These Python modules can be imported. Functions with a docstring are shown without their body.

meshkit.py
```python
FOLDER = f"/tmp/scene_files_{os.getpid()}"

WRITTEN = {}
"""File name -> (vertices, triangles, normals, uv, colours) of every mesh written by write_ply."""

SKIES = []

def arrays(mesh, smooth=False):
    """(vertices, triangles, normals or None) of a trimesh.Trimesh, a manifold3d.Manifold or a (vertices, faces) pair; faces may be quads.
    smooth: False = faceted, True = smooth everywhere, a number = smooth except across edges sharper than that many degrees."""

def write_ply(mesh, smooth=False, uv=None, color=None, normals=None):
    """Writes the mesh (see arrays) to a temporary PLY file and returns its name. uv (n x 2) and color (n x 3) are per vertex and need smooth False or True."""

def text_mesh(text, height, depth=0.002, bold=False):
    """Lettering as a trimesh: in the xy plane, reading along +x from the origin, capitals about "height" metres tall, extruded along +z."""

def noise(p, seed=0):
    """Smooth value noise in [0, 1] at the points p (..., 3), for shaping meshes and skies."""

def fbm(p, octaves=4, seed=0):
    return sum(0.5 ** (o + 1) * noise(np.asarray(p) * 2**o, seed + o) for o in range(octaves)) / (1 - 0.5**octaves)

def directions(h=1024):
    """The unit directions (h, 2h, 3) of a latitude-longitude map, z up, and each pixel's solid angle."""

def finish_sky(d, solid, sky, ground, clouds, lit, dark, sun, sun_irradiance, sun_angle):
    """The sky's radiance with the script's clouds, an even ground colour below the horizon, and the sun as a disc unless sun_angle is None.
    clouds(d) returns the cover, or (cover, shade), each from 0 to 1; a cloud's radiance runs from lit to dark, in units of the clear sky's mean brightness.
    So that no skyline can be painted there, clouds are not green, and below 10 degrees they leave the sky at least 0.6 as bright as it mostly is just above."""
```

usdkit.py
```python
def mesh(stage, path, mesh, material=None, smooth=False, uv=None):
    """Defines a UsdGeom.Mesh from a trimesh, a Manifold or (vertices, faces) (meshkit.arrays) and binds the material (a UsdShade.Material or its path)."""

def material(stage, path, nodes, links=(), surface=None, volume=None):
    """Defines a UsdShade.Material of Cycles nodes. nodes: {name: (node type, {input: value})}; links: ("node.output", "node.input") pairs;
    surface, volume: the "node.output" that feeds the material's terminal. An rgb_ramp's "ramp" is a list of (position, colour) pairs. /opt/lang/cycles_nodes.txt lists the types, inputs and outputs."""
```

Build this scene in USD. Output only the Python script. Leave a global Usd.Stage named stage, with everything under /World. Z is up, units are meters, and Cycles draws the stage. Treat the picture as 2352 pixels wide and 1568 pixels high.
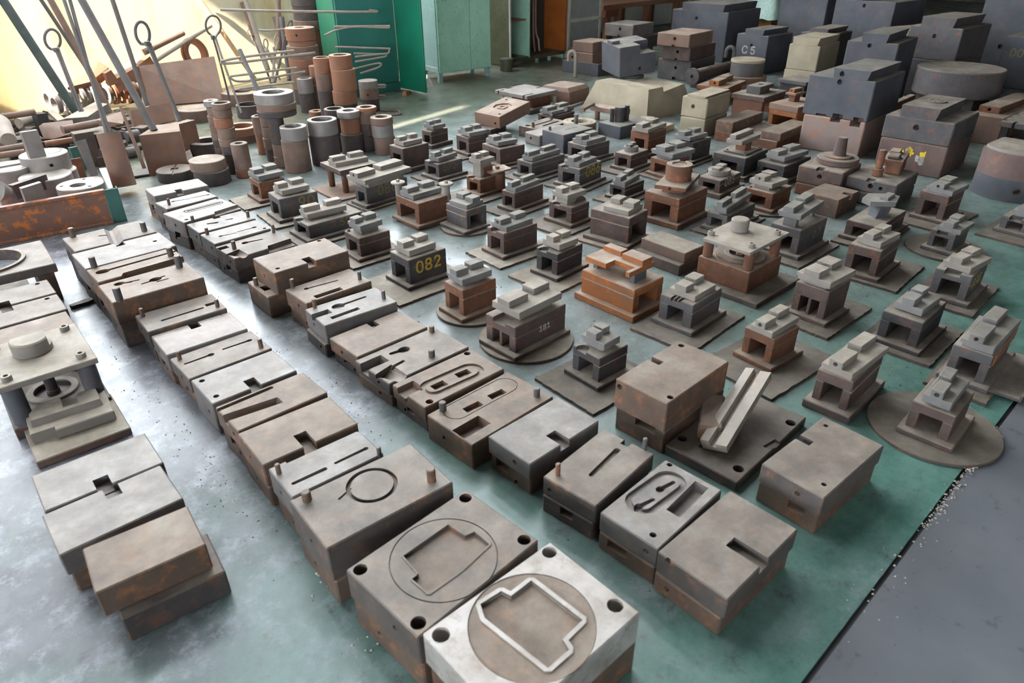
import math, random
import numpy as np, trimesh, manifold3d as m3, usdkit, meshkit
from pxr import Usd, UsdGeom, UsdLux, UsdShade, Sdf, Gf, Vt

stage = Usd.Stage.CreateInMemory()
UsdGeom.SetStageUpAxis(stage, UsdGeom.Tokens.z)
UsdGeom.SetStageMetersPerUnit(stage, 1.0)
W = UsdGeom.Xform.Define(stage, '/World')
stage.SetDefaultPrim(W.GetPrim())
UsdGeom.Scope.Define(stage, '/World/Looks')
rnd = random.Random(7)
PI = math.pi

# ------------------------------------------------------------------ camera, sky, sun, exposure
EXPOSURE = 0.3
cam = UsdGeom.Camera.Define(stage, '/World/camera')
cam.CreateHorizontalApertureAttr(36.0)
cam.CreateVerticalApertureAttr(24.0)
cam.CreateFocalLengthAttr(36.0 * 1600.0 / 2352.0)
cam.CreateClippingRangeAttr(Gf.Vec2f(0.05, 200.0))
cam.CreateExposureAttr(EXPOSURE)
cam.CreateFStopAttr(3.2)
cam.CreateFocusDistanceAttr(4.2)
def camera_matrix():
    p, r, yw = math.radians(30.35), math.radians(0.58), math.radians(-43.0)
    fwd = np.array([0, math.cos(p), -math.sin(p)]); right = np.array([1.0, 0, 0]); down = np.cross(fwd, right)
    right, down = math.cos(r) * right + math.sin(r) * down, -math.sin(r) * right + math.cos(r) * down
    c, s = math.cos(yw), math.sin(yw); Z = np.array([[c, -s, 0], [s, c, 0], [0, 0, 1]])
    R, D, F = Z @ right, Z @ down, Z @ fwd
    return Gf.Matrix4d(*R, 0, *(-D), 0, *(-F), 0, 0, 0, 1.75, 1)
cam.AddTransformOp().Set(camera_matrix())

SKY = 5.2
dome = UsdLux.DomeLight.Define(stage, '/World/sky')
dome.CreateIntensityAttr(SKY)
dome.CreateColorAttr(Gf.Vec3f(0.86, 0.93, 1.0))

SUN_EL, SUN_TURN = math.radians(35), math.radians(11.6)     # the sun stands beyond the window wall, low
sun = UsdLux.DistantLight.Define(stage, '/World/sun')
sun.CreateIntensityAttr(6.5)
sun.CreateNormalizeAttr(True)
sun.CreateAngleAttr(0.53)
sun.CreateColorAttr(Gf.Vec3f(1.0, 0.86, 0.70))
sd = np.array([math.cos(SUN_EL) * math.cos(SUN_TURN), math.cos(SUN_EL) * math.sin(SUN_TURN), -math.sin(SUN_EL)])
zx = -sd; xx = np.cross([0, 0, 1.0], zx); xx /= np.linalg.norm(xx); yx = np.cross(zx, xx)
sun.AddTransformOp().Set(Gf.Matrix4d(*xx, 0, *yx, 0, *zx, 0, 0, 0, 0, 1))

# ------------------------------------------------------------------ materials
def lin(c):
    c = np.asarray(c, float) / 255
    return tuple(np.where(c < 0.04045, c / 12.92, ((c + 0.055) / 1.055) ** 2.4))
MAT = {}
def steel(name, a, b, dust=(156, 148, 137), rust=(150, 88, 52), dust_amt=0.8, rust_amt=0.35, rough=0.7, scale=7.0, metal=0.0, bump=0.25):
    """Forged steel: two body tones, rust patches, and dust that has settled on whatever faces up."""
    n = {
        'g': ('geometry', {}), 'sep': ('separate_xyz', {}),
        'n1': ('noise_texture', {'scale': scale, 'detail': 5, 'roughness': 0.6}),
        'r1': ('rgb_ramp', {'ramp': [(0.3, lin(a)), (0.7, lin(b))]}),
        'n2': ('noise_texture', {'scale': scale * 2.3, 'detail': 7, 'roughness': 0.7}),
        'r2': ('rgb_ramp', {'ramp': [(0.52, (0, 0, 0)), (0.68, (rust_amt,) * 3)]}),
        'mx': ('mix_color', {'b': lin(rust)}),
        'up': ('map_range', {'from_min': 0.55, 'from_max': 0.95, 'to_min': 0.0, 'to_max': 1.0, 'clamp': True}),
        'n3': ('noise_texture', {'scale': scale * 1.4, 'detail': 6, 'roughness': 0.65}),
        'r3': ('rgb_ramp', {'ramp': [(0.28, (dust_amt * 0.55,) * 3), (0.6, (dust_amt,) * 3), (0.8, (min(1, dust_amt * 1.15),) * 3)]}),
        'm': ('math', {'math_type': 'multiply'}),
        'n5': ('noise_texture', {'scale': 5.5, 'detail': 7, 'roughness': 0.7}),
        'r5': ('rgb_ramp', {'ramp': [(0.3, lin(np.array(dust) * 0.8)), (0.5, lin(np.array(dust) * np.array([1.02, .98, .94]))), (0.68, lin(np.minimum(255, np.array(dust) * 1.16)))]}),
        'dm': ('mix_color', {}),
        'n4': ('noise_texture', {'scale': 160, 'detail': 3}),
        'bp': ('bump', {'strength': bump, 'distance': 0.002}),
        'p': ('principled_bsdf', {'roughness': rough, 'metallic': metal, 'specular_ior_level': 0.35}),
    }
    l = [('g.position', 'n1.vector'), ('g.position', 'n2.vector'), ('g.position', 'n3.vector'), ('g.position', 'n4.vector'), ('g.position', 'n5.vector'),
         ('n1.fac', 'r1.fac'), ('n2.fac', 'r2.fac'), ('r1.color', 'mx.a'), ('r2.color', 'mx.fac'),
         ('g.true_normal', 'sep.vector'), ('sep.z', 'up.value'), ('n3.fac', 'r3.fac'), ('up.result', 'm.value1'), ('r3.color', 'm.value2'),
         ('n5.fac', 'r5.fac'), ('mx.result', 'dm.a'), ('r5.color', 'dm.b'), ('m.value', 'dm.fac'), ('dm.result', 'p.base_color'),
         ('n4.fac', 'bp.height'), ('bp.normal', 'p.normal')]
    MAT[name] = usdkit.material(stage, '/World/Looks/' + name, n, l, surface='p.BSDF')
def paint(name, a, b, spots=(70, 60, 50), amt=0.5, rough=0.45, scale=5.0, stretch=(1, 1, 1), thr=0.6):
    n = {'g': ('geometry', {}), 'mp': ('mapping', {'scale': stretch}),
         'n1': ('noise_texture', {'scale': scale, 'detail': 5, 'roughness': 0.6}), 'r1': ('rgb_ramp', {'ramp': [(0.3, lin(a)), (0.7, lin(b))]}),
         'n2': ('noise_texture', {'scale': scale * 6, 'detail': 6, 'roughness': 0.75}), 'r2': ('rgb_ramp', {'ramp': [(thr, (0, 0, 0)), (thr + 0.06, (amt,) * 3)]}),
         'mx': ('mix_color', {'b': lin(spots)}), 'p': ('principled_bsdf', {'roughness': rough})}
    l = [('g.position', 'mp.vector'), ('mp.vector', 'n1.vector'), ('mp.vector', 'n2.vector'), ('n1.fac', 'r1.fac'), ('n2.fac', 'r2.fac'),
         ('r1.color', 'mx.a'), ('r2.color', 'mx.fac'), ('mx.result', 'p.base_color')]
    MAT[name] = usdkit.material(stage, '/World/Looks/' + name, n, l, surface='p.BSDF')

steel('steel_grey', (71, 68, 70), (87, 84, 84))
steel('steel_dark', (46, 45, 46), (63, 60, 61), rust_amt=0.2)
steel('steel_brown', (69, 56, 53), (88, 74, 69))
steel('steel_rusty', (88, 59, 45), (109, 75, 57), rust_amt=0.7)
steel('steel_orange', (150, 88, 44), (120, 84, 60), rust=(180, 98, 42), rust_amt=0.7, dust_amt=0.85)
steel('steel_blue', (70, 71, 77), (86, 87, 92), dust=(142, 138, 128), dust_amt=0.75, rust_amt=0.15, scale=4)
steel('steel_tan', (160, 148, 126), (136, 124, 104), dust=(170, 160, 143), rust_amt=0.1, scale=4)
steel('steel_pink', (130, 104, 90), (112, 90, 79), dust=(168, 152, 138), rust_amt=0.4, scale=5)
steel('die_steel', (71, 64, 62), (91, 83, 79), dust=(148, 139, 129), rust=(150, 104, 72), dust_amt=0.72, rust_amt=0.55, rough=0.6)
steel('die_brown', (79, 64, 56), (102, 84, 72), dust=(148, 136, 123), rust=(156, 100, 62), dust_amt=0.7, rust_amt=0.65, rough=0.6)
steel('die_dark', (58, 53, 53), (80, 73, 71), dust=(128, 120, 111), dust_amt=0.75, rust_amt=0.35, rough=0.62)
steel('die_bright', (132, 126, 121), (106, 98, 93), dust=(170, 163, 157), dust_amt=0.55, rust_amt=0.4, rough=0.55, metal=0.1)
steel('punch', (118, 112, 106), (136, 128, 120), dust=(162, 154, 142), dust_amt=0.85, rust_amt=0.15)
steel('punch_dark', (100, 98, 98), (118, 115, 112), dust=(142, 138, 128), dust_amt=0.8, rust_amt=0.1)
steel('plate_steel', (110, 88, 76), (90, 76, 70), dust=(150, 144, 132), dust_amt=0.9, rust_amt=0.5)
steel('plate_dark', (70, 62, 58), (90, 80, 74), dust=(122, 116, 106), dust_amt=0.9, rust_amt=0.4)
steel('ring_brown', (106, 86, 77), (130, 110, 98), dust=(170, 160, 148), rust_amt=0.5)
steel('ring_grey', (128, 122, 120), (150, 144, 140), dust=(188, 182, 172), rust_amt=0.25, rough=0.4, metal=0.25)
steel('ring_dark', (66, 60, 60), (86, 78, 76), dust=(150, 141, 132), rust_amt=0.3)
steel('ring_rust', (144, 98, 74), (132, 96, 78), dust=(180, 160, 144), rust=(180, 106, 66), rust_amt=0.6)
steel('rod_grey', (88, 86, 86), (110, 106, 104), dust_amt=0.2, rust_amt=0.3)
steel('rod_brown', (118, 98, 88), (138, 112, 98), dust_amt=0.2, rust_amt=0.4)
steel('rod_light', (170, 158, 146), (148, 136, 126), dust_amt=0.2, rust_amt=0.2)
steel('rod_green', (62, 74, 72), (84, 92, 88), dust_amt=0.1, rust_amt=0.1)
steel('wood', (176, 140, 100), (196, 164, 124), dust_amt=0.2, rust_amt=0.1)
steel('weld', (122, 104, 94), (140, 118, 104), rust_amt=0.5)
paint('hole_black', (14, 13, 13), (20, 18, 18), rough=0.9, amt=0)
paint('yellow_paint', (176, 148, 34), (150, 122, 36), spots=(90, 80, 60), amt=0.8, scale=14, thr=0.53)
paint('yellow_faint', (124, 108, 52), (112, 98, 60), spots=(96, 88, 76), amt=0.9, scale=14, thr=0.48)
paint('yellow_bright', (232, 196, 40), (214, 176, 40), amt=0.2)
paint('chalk', (190, 186, 180), (160, 156, 150), spots=(110, 104, 100), amt=0.8, scale=12, thr=0.5)
paint('cabinet_green', (24, 128, 96), (30, 116, 92), spots=(60, 110, 96), amt=0.25, rough=0.4, thr=0.66)
paint('cabinet_teal', (52, 120, 108), (60, 126, 116), spots=(80, 120, 108), amt=0.3, rough=0.4, thr=0.64)
paint('cabinet_mint', (168, 210, 184), (148, 194, 170), spots=(92, 88, 58), amt=0.7, rough=0.5, thr=0.59)
paint('cabinet_side', (150, 180, 176), (136, 164, 162), spots=(66, 60, 50), amt=0.7, rough=0.5, thr=0.6)
paint('locker_grey', (150, 150, 146), (130, 132, 128), spots=(130, 112, 84), amt=0.5, thr=0.62)
paint('locker_olive', (64, 66, 48), (84, 84, 62), spots=(36, 32, 26), amt=0.6, thr=0.56)
paint('rust_inside', (120, 66, 34), (96, 52, 28), spots=(60, 36, 22), amt=0.6, thr=0.56)
paint('orange_frame', (168, 92, 38), (146, 78, 34), spots=(110, 74, 48), amt=0.4)
paint('white_paint', (222, 220, 212), (206, 204, 196), spots=(150, 140, 124), amt=0.3)
paint('bin_green', (60, 100, 92), (70, 110, 100), spots=(110, 90, 70), amt=0.3)
paint('dark_grey', (62, 62, 62), (50, 50, 50), amt=0.2)
paint('bench_brown', (132, 88, 62), (112, 74, 54), spots=(70, 48, 38), amt=0.4)
paint('rope', (150, 120, 108), (170, 140, 126), amt=0.2)
paint('paper_white', (226, 222, 218), (206, 202, 198), amt=0.1)
paint('leather', (160, 108, 52), (130, 84, 42), amt=0.3)
paint('litter', (196, 188, 174), (160, 150, 136), amt=0.3)
paint('tarp', (226, 240, 232), (190, 224, 210), spots=(120, 190, 160), amt=0.5, thr=0.52)
paint('bin_rust', (110, 76, 60), (134, 98, 84), spots=(196, 110, 48), amt=0.9, scale=2.2, thr=0.53)

# ------------------------------------------------------------------ helpers: names, things, parts
USED = {}
def numbered(parent, name):
    k = parent + '/' + name
    USED[k] = USED.get(k, -1) + 1
    return name if USED[k] == 0 else '%s_%03d' % (name, USED[k])
def keys(prim, label=None, cat=None, group=None, kind=None):
    for k, v in (('label', label), ('category', cat), ('group', group), ('kind', kind)):
        if v: prim.SetCustomDataByKey(k, v)
def thing(name, label, cat, loc=(0, 0, 0), yaw=0.0, group=None, tilt=None):
    x = UsdGeom.Xform.Define(stage, '/World/' + numbered('/World', name))
    x.AddTranslateOp().Set(Gf.Vec3d(*map(float, loc)))
    x.AddRotateZOp().Set(float(yaw))
    if tilt:
        x.AddRotateXOp().Set(float(tilt[0])); x.AddRotateYOp().Set(float(tilt[1]))
    keys(x.GetPrim(), label, cat, group)
    return str(x.GetPath())
def obj(name, mesh, mat, parent='/World', label=None, smooth=32):
    p = parent + '/' + numbered(parent, name)
    usdkit.mesh(stage, p, mesh, MAT[mat], smooth=smooth)
    if label: stage.GetPrimAtPath(p).SetCustomDataByKey('label', label)
    return p
def struct(name, mesh, mat, parent='/World'):
    p = obj(name, mesh, mat, parent, smooth=False)
    if parent == '/World': keys(stage.GetPrimAtPath(p), kind='structure')
    return p

# ------------------------------------------------------------------ helpers: shapes (all return Manifolds)
MF = m3.Manifold
def hull(pts): return MF.hull_points(np.asarray(pts, float))
def cbox(x0, x1, y0, y1, z0, z1, c=0.0025):
    """A box with chamfered edges."""
    c = min(c, (x1 - x0) * .3, (y1 - y0) * .3, (z1 - z0) * .3)
    P = []
    for X, sx in ((x0, 1), (x1, -1)):
        for Y, sy in ((y0, 1), (y1, -1)):
            for Z, sz in ((z0, 1), (z1, -1)):
                P += [(X, Y + sy * c, Z + sz * c), (X + sx * c, Y, Z + sz * c), (X + sx * c, Y + sy * c, Z)]
    return hull(P)
def box(x0, x1, y0, y1, z0, z1): return MF.cube((x1 - x0, y1 - y0, z1 - z0)).translate((x0, y0, z0))
def cyl(x, y, z0, z1, r, r2=None, n=28): return MF.cylinder(z1 - z0, r, r if r2 is None else r2, n).translate((x, y, z0))
def cylx(x0, x1, y, z, r, n=20): return MF.cylinder(x1 - x0, r, r, n).rotate((0, 90, 0)).translate((x0, y, z))
def cyly(x, y0, y1, z, r, n=20): return MF.cylinder(y1 - y0, r, r, n).rotate((-90, 0, 0)).translate((x, y0, z))
def ccyl(x, y, z0, z1, r, c=0.003, n=40):
    """A disc or pin with chamfered rims."""
    c = min(c, r * .3, (z1 - z0) * .3)
    a = np.arange(n) * 2 * PI / n; u = np.stack([np.cos(a), np.sin(a)], 1)
    P = []
    for rr, z in ((r - c, z0), (r, z0 + c), (r, z1 - c), (r - c, z1)):
        P.append(np.column_stack([x + u[:, 0] * rr, y + u[:, 1] * rr, np.full(n, z)]))
    return hull(np.vstack(P))
def tubez(x, y, z0, z1, r, ri, c=0.003, n=40): return ccyl(x, y, z0, z1, r, c, n) - cyl(x, y, z0 - .01, z1 + .01, ri, n=n)
def prism(poly, z0, z1):
    """Extrudes an xy outline along z."""
    return MF.extrude(m3.CrossSection([np.asarray(poly, float)], m3.FillRule.Positive if area2(poly) > 0 else m3.FillRule.Negative), z1 - z0).translate((0, 0, z0))
def area2(p):
    p = np.asarray(p, float); q = np.roll(p, -1, 0)
    return (p[:, 0] * q[:, 1] - q[:, 0] * p[:, 1]).sum()
def prism_x(poly, x0, x1):
    """Extrudes a (y, z) outline along x."""
    return prism(poly, 0, x1 - x0).transform(np.array([[0, 0, 1, x0], [1, 0, 0, 0], [0, 1, 0, 0]], float))
def prism_y(poly, y0, y1):
    """Extrudes an (x, z) outline along y."""
    return prism(poly, 0, y1 - y0).transform(np.array([[1, 0, 0, 0], [0, 0, -1, y1], [0, 1, 0, 0]], float))
def union(*a):
    a = [x for x in a if x is not None]
    return a[0] if len(a) == 1 else MF.batch_boolean(a, m3.OpType.Add)
def cut(a, *b):
    return a - union(*b) if b else a
def tube(pts, r, n=8, closed=False):
    """A round bar along a polyline, as (vertices, faces) with end caps."""
    p = np.asarray(pts, float)
    t = np.gradient(p, axis=0)
    if closed: t = np.roll(p, -1, 0) - np.roll(p, 1, 0)
    t /= np.linalg.norm(t, axis=1, keepdims=True) + 1e-12
    a = np.cross(t[0], [0, 0, 1.0] if abs(t[0][2]) < .9 else [1.0, 0, 0]); a /= np.linalg.norm(a)
    R = []
    rr = np.broadcast_to(r, (len(p),))
    for k in range(len(p)):
        a = a - t[k] * (a @ t[k]); a /= np.linalg.norm(a); b = np.cross(t[k], a)
        g = np.arange(n) * 2 * PI / n
        R.append(p[k] + rr[k] * (np.cos(g)[:, None] * a + np.sin(g)[:, None] * b))
    V = np.vstack(R); F = []
    m = len(p)
    for k in range(m if closed else m - 1):
        k2 = (k + 1) % m
        for j in range(n):
            j2 = (j + 1) % n
            F += [(k * n + j, k * n + j2, k2 * n + j2), (k * n + j, k2 * n + j2, k2 * n + j)]
    if not closed:
        V = np.vstack([V, p[0], p[-1]]); c0, c1 = len(V) - 2, len(V) - 1
        for j in range(n):
            j2 = (j + 1) % n
            F += [(c0, j2, j), (c1, (m - 1) * n + j, (m - 1) * n + j2)]
    return V, np.array(F)
def join(meshes):
    out = []
    for m in meshes:
        v, f, _ = meshkit.arrays(m); out.append(trimesh.Trimesh(v, f, process=False))
    return trimesh.util.concatenate(out)
def lettering(text, h, depth=0.0012):
    return meshkit.text_mesh(text, h, depth, bold=True)
def on_front(mesh, x, y, z):
    """Lettering laid on a face that looks towards -y: reads along +x."""
    v, f, _ = meshkit.arrays(mesh)
    return np.column_stack([v[:, 0] + x, y - v[:, 2], v[:, 1] + z]), f
def on_left(mesh, x, y, z):
    """Lettering laid on a face that looks towards -x: reads along -y."""
    v, f, _ = meshkit.arrays(mesh)
    return np.column_stack([x - v[:, 2], y - v[:, 0], v[:, 1] + z]), f
def smoothpath(pts, k=6):
    p = np.asarray(pts, float)
    if len(p) < 3: return p
    q = np.vstack([2 * p[0] - p[1], p, 2 * p[-1] - p[-2]]); out = []
    for i in range(1, len(q) - 2):
        for t in np.linspace(0, 1, k, endpoint=False):
            a, b, c, d = q[i - 1], q[i], q[i + 1], q[i + 2]
            out.append(.5 * ((2 * b) + (-a + c) * t + (2 * a - 5 * b + 4 * c - d) * t * t + (-a + 3 * b - 3 * c + d) * t ** 3))
    out.append(p[-1]); return np.array(out)

# ------------------------------------------------------------------ the setting
usdkit.material(stage, '/World/Looks/floor_paint', {
    'g': ('geometry', {}),
    'n1': ('noise_texture', {'scale': 0.9, 'detail': 6, 'roughness': 0.62}), 'sp': ('separate_xyz', {}), 'ly': ('rgb_ramp', {'ramp': [(0.0, (0.0,) * 3), (0.12, (0.05,) * 3), (0.2, (0.3,) * 3), (0.3, (0.44,) * 3), (0.42, (0.46,) * 3), (0.58, (0.3,) * 3), (0.75, (0.1,) * 3)]}), 'ys': ('math', {'math_type': 'multiply', 'value2': 0.1}),
    'lx': ('map_range', {'from_min': 1.7, 'from_max': 3.6, 'to_min': 0.0, 'to_max': 0.12, 'clamp': True}), 'ad': ('math', {'math_type': 'add'}), 'sb': ('math', {'math_type': 'subtract'}),
    'r1': ('rgb_ramp', {'ramp': [(0.45, (0, 0, 0)), (0.85, (1, 1, 1))]}),
    'n2': ('noise_texture', {'scale': 3.5, 'detail': 7, 'roughness': 0.7}), 'green': ('rgb_ramp', {'ramp': [(0.35, lin((74, 112, 99))), (0.65, lin((100, 138, 126)))]}),
    'grey': ('rgb_ramp', {'ramp': [(0.3, lin((74, 74, 77))), (0.7, lin((106, 106, 110)))]}),
    'mx': ('mix_color', {}),
    'n3': ('noise_texture', {'scale': 9, 'detail': 8, 'roughness': 0.8}), 'r3': ('rgb_ramp', {'ramp': [(0.56, (0, 0, 0)), (0.66, (0.75, 0.75, 0.75))]}),
    'mx2': ('mix_color', {'b': lin((74, 70, 66))}),
    'fy': ('rgb_ramp', {'ramp': [(0.56, (0, 0, 0)), (0.68, (0.72,) * 3)]}), 'dy': ('map_range', {'from_min': 0.5, 'from_max': 1.3, 'to_min': 0.0, 'to_max': 0.62, 'clamp': True}), 'dx': ('map_range', {'from_min': 0.9, 'from_max': 1.9, 'to_min': 0.0, 'to_max': 1.0, 'clamp': True}), 'dd': ('math', {'math_type': 'multiply'}), 'dust': ('mix_color', {'b': lin((134, 142, 136))}),
    'far': ('mix_color', {'b': lin((88, 84, 64))}),
    'n6': ('noise_texture', {'scale': 5.5, 'detail': 10, 'roughness': 0.82}), 'r6': ('rgb_ramp', {'ramp': [(0.50, (0, 0, 0)), (0.62, (0.75,) * 3)]}), 'spk': ('math', {'math_type': 'multiply'}), 'mx3': ('mix_color', {'b': lin((166, 168, 176))}),
    'rr': ('rgb_ramp', {'ramp': [(0.3, (0.17,) * 3), (0.7, (0.42,) * 3)]}),
    'bp': ('bump', {'strength': 0.25, 'distance': 0.004}),
    'p': ('principled_bsdf', {'specular_ior_level': 0.5})},
    [('g.position', 'n1.vector'), ('g.position', 'n2.vector'), ('g.position', 'n3.vector'), ('g.position', 'sp.vector'), ('sp.y', 'ys.value1'), ('ys.value', 'ly.fac'), ('sp.x', 'lx.value'), ('ly.color', 'ad.value1'), ('n1.fac', 'ad.value2'), ('ad.value', 'sb.value1'), ('lx.result', 'sb.value2'), ('sb.value', 'r1.fac'), ('n2.fac', 'green.fac'), ('n2.fac', 'grey.fac'),
     ('green.color', 'mx.a'), ('grey.color', 'mx.b'), ('r1.color', 'mx.fac'), ('g.position', 'n6.vector'), ('n6.fac', 'r6.fac'), ('r6.color', 'spk.value1'), ('r1.color', 'spk.value2'), ('mx.result', 'mx3.a'), ('spk.value', 'mx3.fac'), ('mx3.result', 'mx2.a'), ('n3.fac', 'r3.fac'), ('r3.color', 'mx2.fac'), ('ys.value', 'fy.fac'), ('fy.color', 'far.fac'), ('sp.y', 'dy.value'), ('sp.x', 'dx.value'), ('dy.result', 'dd.value1'), ('dx.result', 'dd.value2'), ('mx2.result', 'dust.a'), ('dd.value', 'dust.fac'), ('dust.result', 'far.a'), ('far.result', 'p.base_color'),
     ('n2.fac', 'rr.fac'), ('rr.color', 'p.roughness'), ('n3.fac', 'bp.height'), ('bp.normal', 'p.normal')], surface='p.BSDF')
MAT['floor_paint'] = UsdShade.Material.Get(stage, '/World/Looks/floor_paint')
paint('floor_concrete', (96, 98, 102), (118, 119, 122), spots=(74, 70, 68), amt=0.5, rough=0.45, scale=1.6, thr=0.58)
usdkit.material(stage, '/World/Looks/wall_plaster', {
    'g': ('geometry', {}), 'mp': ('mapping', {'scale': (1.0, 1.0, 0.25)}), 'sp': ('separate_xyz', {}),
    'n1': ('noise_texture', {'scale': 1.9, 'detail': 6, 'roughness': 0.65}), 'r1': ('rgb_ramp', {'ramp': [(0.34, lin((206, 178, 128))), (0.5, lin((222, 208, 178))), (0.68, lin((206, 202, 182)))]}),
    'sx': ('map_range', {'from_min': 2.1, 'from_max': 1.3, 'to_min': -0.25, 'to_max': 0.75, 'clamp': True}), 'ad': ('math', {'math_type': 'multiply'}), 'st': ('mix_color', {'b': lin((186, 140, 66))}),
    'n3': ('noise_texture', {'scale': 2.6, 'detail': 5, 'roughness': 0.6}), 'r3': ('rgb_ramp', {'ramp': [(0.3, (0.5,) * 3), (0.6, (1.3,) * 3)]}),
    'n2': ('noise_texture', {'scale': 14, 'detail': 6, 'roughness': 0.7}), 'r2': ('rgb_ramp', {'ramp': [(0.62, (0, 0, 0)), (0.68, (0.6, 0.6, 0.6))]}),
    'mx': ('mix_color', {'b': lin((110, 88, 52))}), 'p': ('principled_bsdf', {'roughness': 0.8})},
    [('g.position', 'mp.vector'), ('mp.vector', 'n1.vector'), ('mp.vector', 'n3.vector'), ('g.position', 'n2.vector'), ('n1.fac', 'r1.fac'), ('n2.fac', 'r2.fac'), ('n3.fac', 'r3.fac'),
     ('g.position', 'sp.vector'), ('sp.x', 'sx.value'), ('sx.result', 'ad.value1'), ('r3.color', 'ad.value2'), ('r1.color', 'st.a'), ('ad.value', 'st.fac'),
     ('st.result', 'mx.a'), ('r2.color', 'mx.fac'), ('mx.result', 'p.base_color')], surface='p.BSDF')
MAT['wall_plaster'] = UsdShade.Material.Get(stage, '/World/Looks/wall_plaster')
paint('wall_grey', (104, 104, 100), (90, 90, 86), amt=0.2, rough=0.8)
paint('roof_grey', (84, 84, 82), (74, 74, 72), amt=0.1, rough=0.8)

XL, XR, YF, YB, HT = -3.2, 24.0, -9.0, 10.0, 6.5
struct('floor', union(box(XL, XR, .318, YB, -.05, 0)), 'floor_paint')
struct('floor', box(XL, XR, YF, .302, -.05, -.001), 'floor_concrete')
struct('floor', box(XL, XR, .302, .318, -.05, -.012), 'dark_grey')
WINS_BACK = [(-2.6, -.4), (.0, 2.2), (2.6, 4.8), (5.2, 7.4), (7.8, 10.0)]
wb = box(XL - .2, XR + .2, YB, YB + .2, -.05, HT)
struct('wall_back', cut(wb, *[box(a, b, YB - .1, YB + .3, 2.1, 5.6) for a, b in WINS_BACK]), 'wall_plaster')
WINS_LEFT = [(-7.5, -5.0), (-4.6, -2.1), (-1.7, .8), (1.2, 3.7), (4.1, 6.0)]
wl = box(XL - .2, XL, YF, YB, -.05, HT)
struct('wall_left', cut(wl, *[box(XL - .3, XL + .1, a, b, .9, 3.1) for a, b in WINS_LEFT], box(XL - .3, XL + .1, 8.2, 9.1, 3.4, 6.3), box(XL - .3, XL + .1, 4.70, 4.86, 5.2, 6.3)), 'wall_grey')
struct('wall_right', box(XR, XR + .2, YF, YB, -.05, HT), 'wall_grey')
struct('wall_front', box(XL - .2, XR + .2, YF - .2, YF, -.05, HT), 'wall_grey')
SKYLIGHTS = [(-2.8 + 1.75 * i, -1.5 + 1.75 * i, 3.6, 8.2) for i in range(6)]      # roof lights in strips; added panels above them block the sun
struct('ceiling', cut(box(XL - .2, XR + .2, YF - .2, YB + .2, HT, HT + .15), *[box(a, b, c, d, HT - .1, HT + .3) for a, b, c, d in SKYLIGHTS]), 'roof_grey')
struct('roof_monitor', union(*[union(box(a - .06, a, c - 1.2, d, HT + .1, HT + 1.25), prism_y([(a - .06, HT + 1.25), (a, HT + 1.3), (b - .2, HT + 1.3), (b - .2, HT + 1.25)], c - 1.2, d)) for a, b, c, d in SKYLIGHTS]), 'roof_grey')  # unseen panels added above the roof lights to block direct sun
struct('canopy', box(XL - 3.9, XL - .2, YF, YB, 3.2, 3.3), 'roof_grey')  # unseen overhang added outside to keep sun out of the left windows
NWIN = 0
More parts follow.
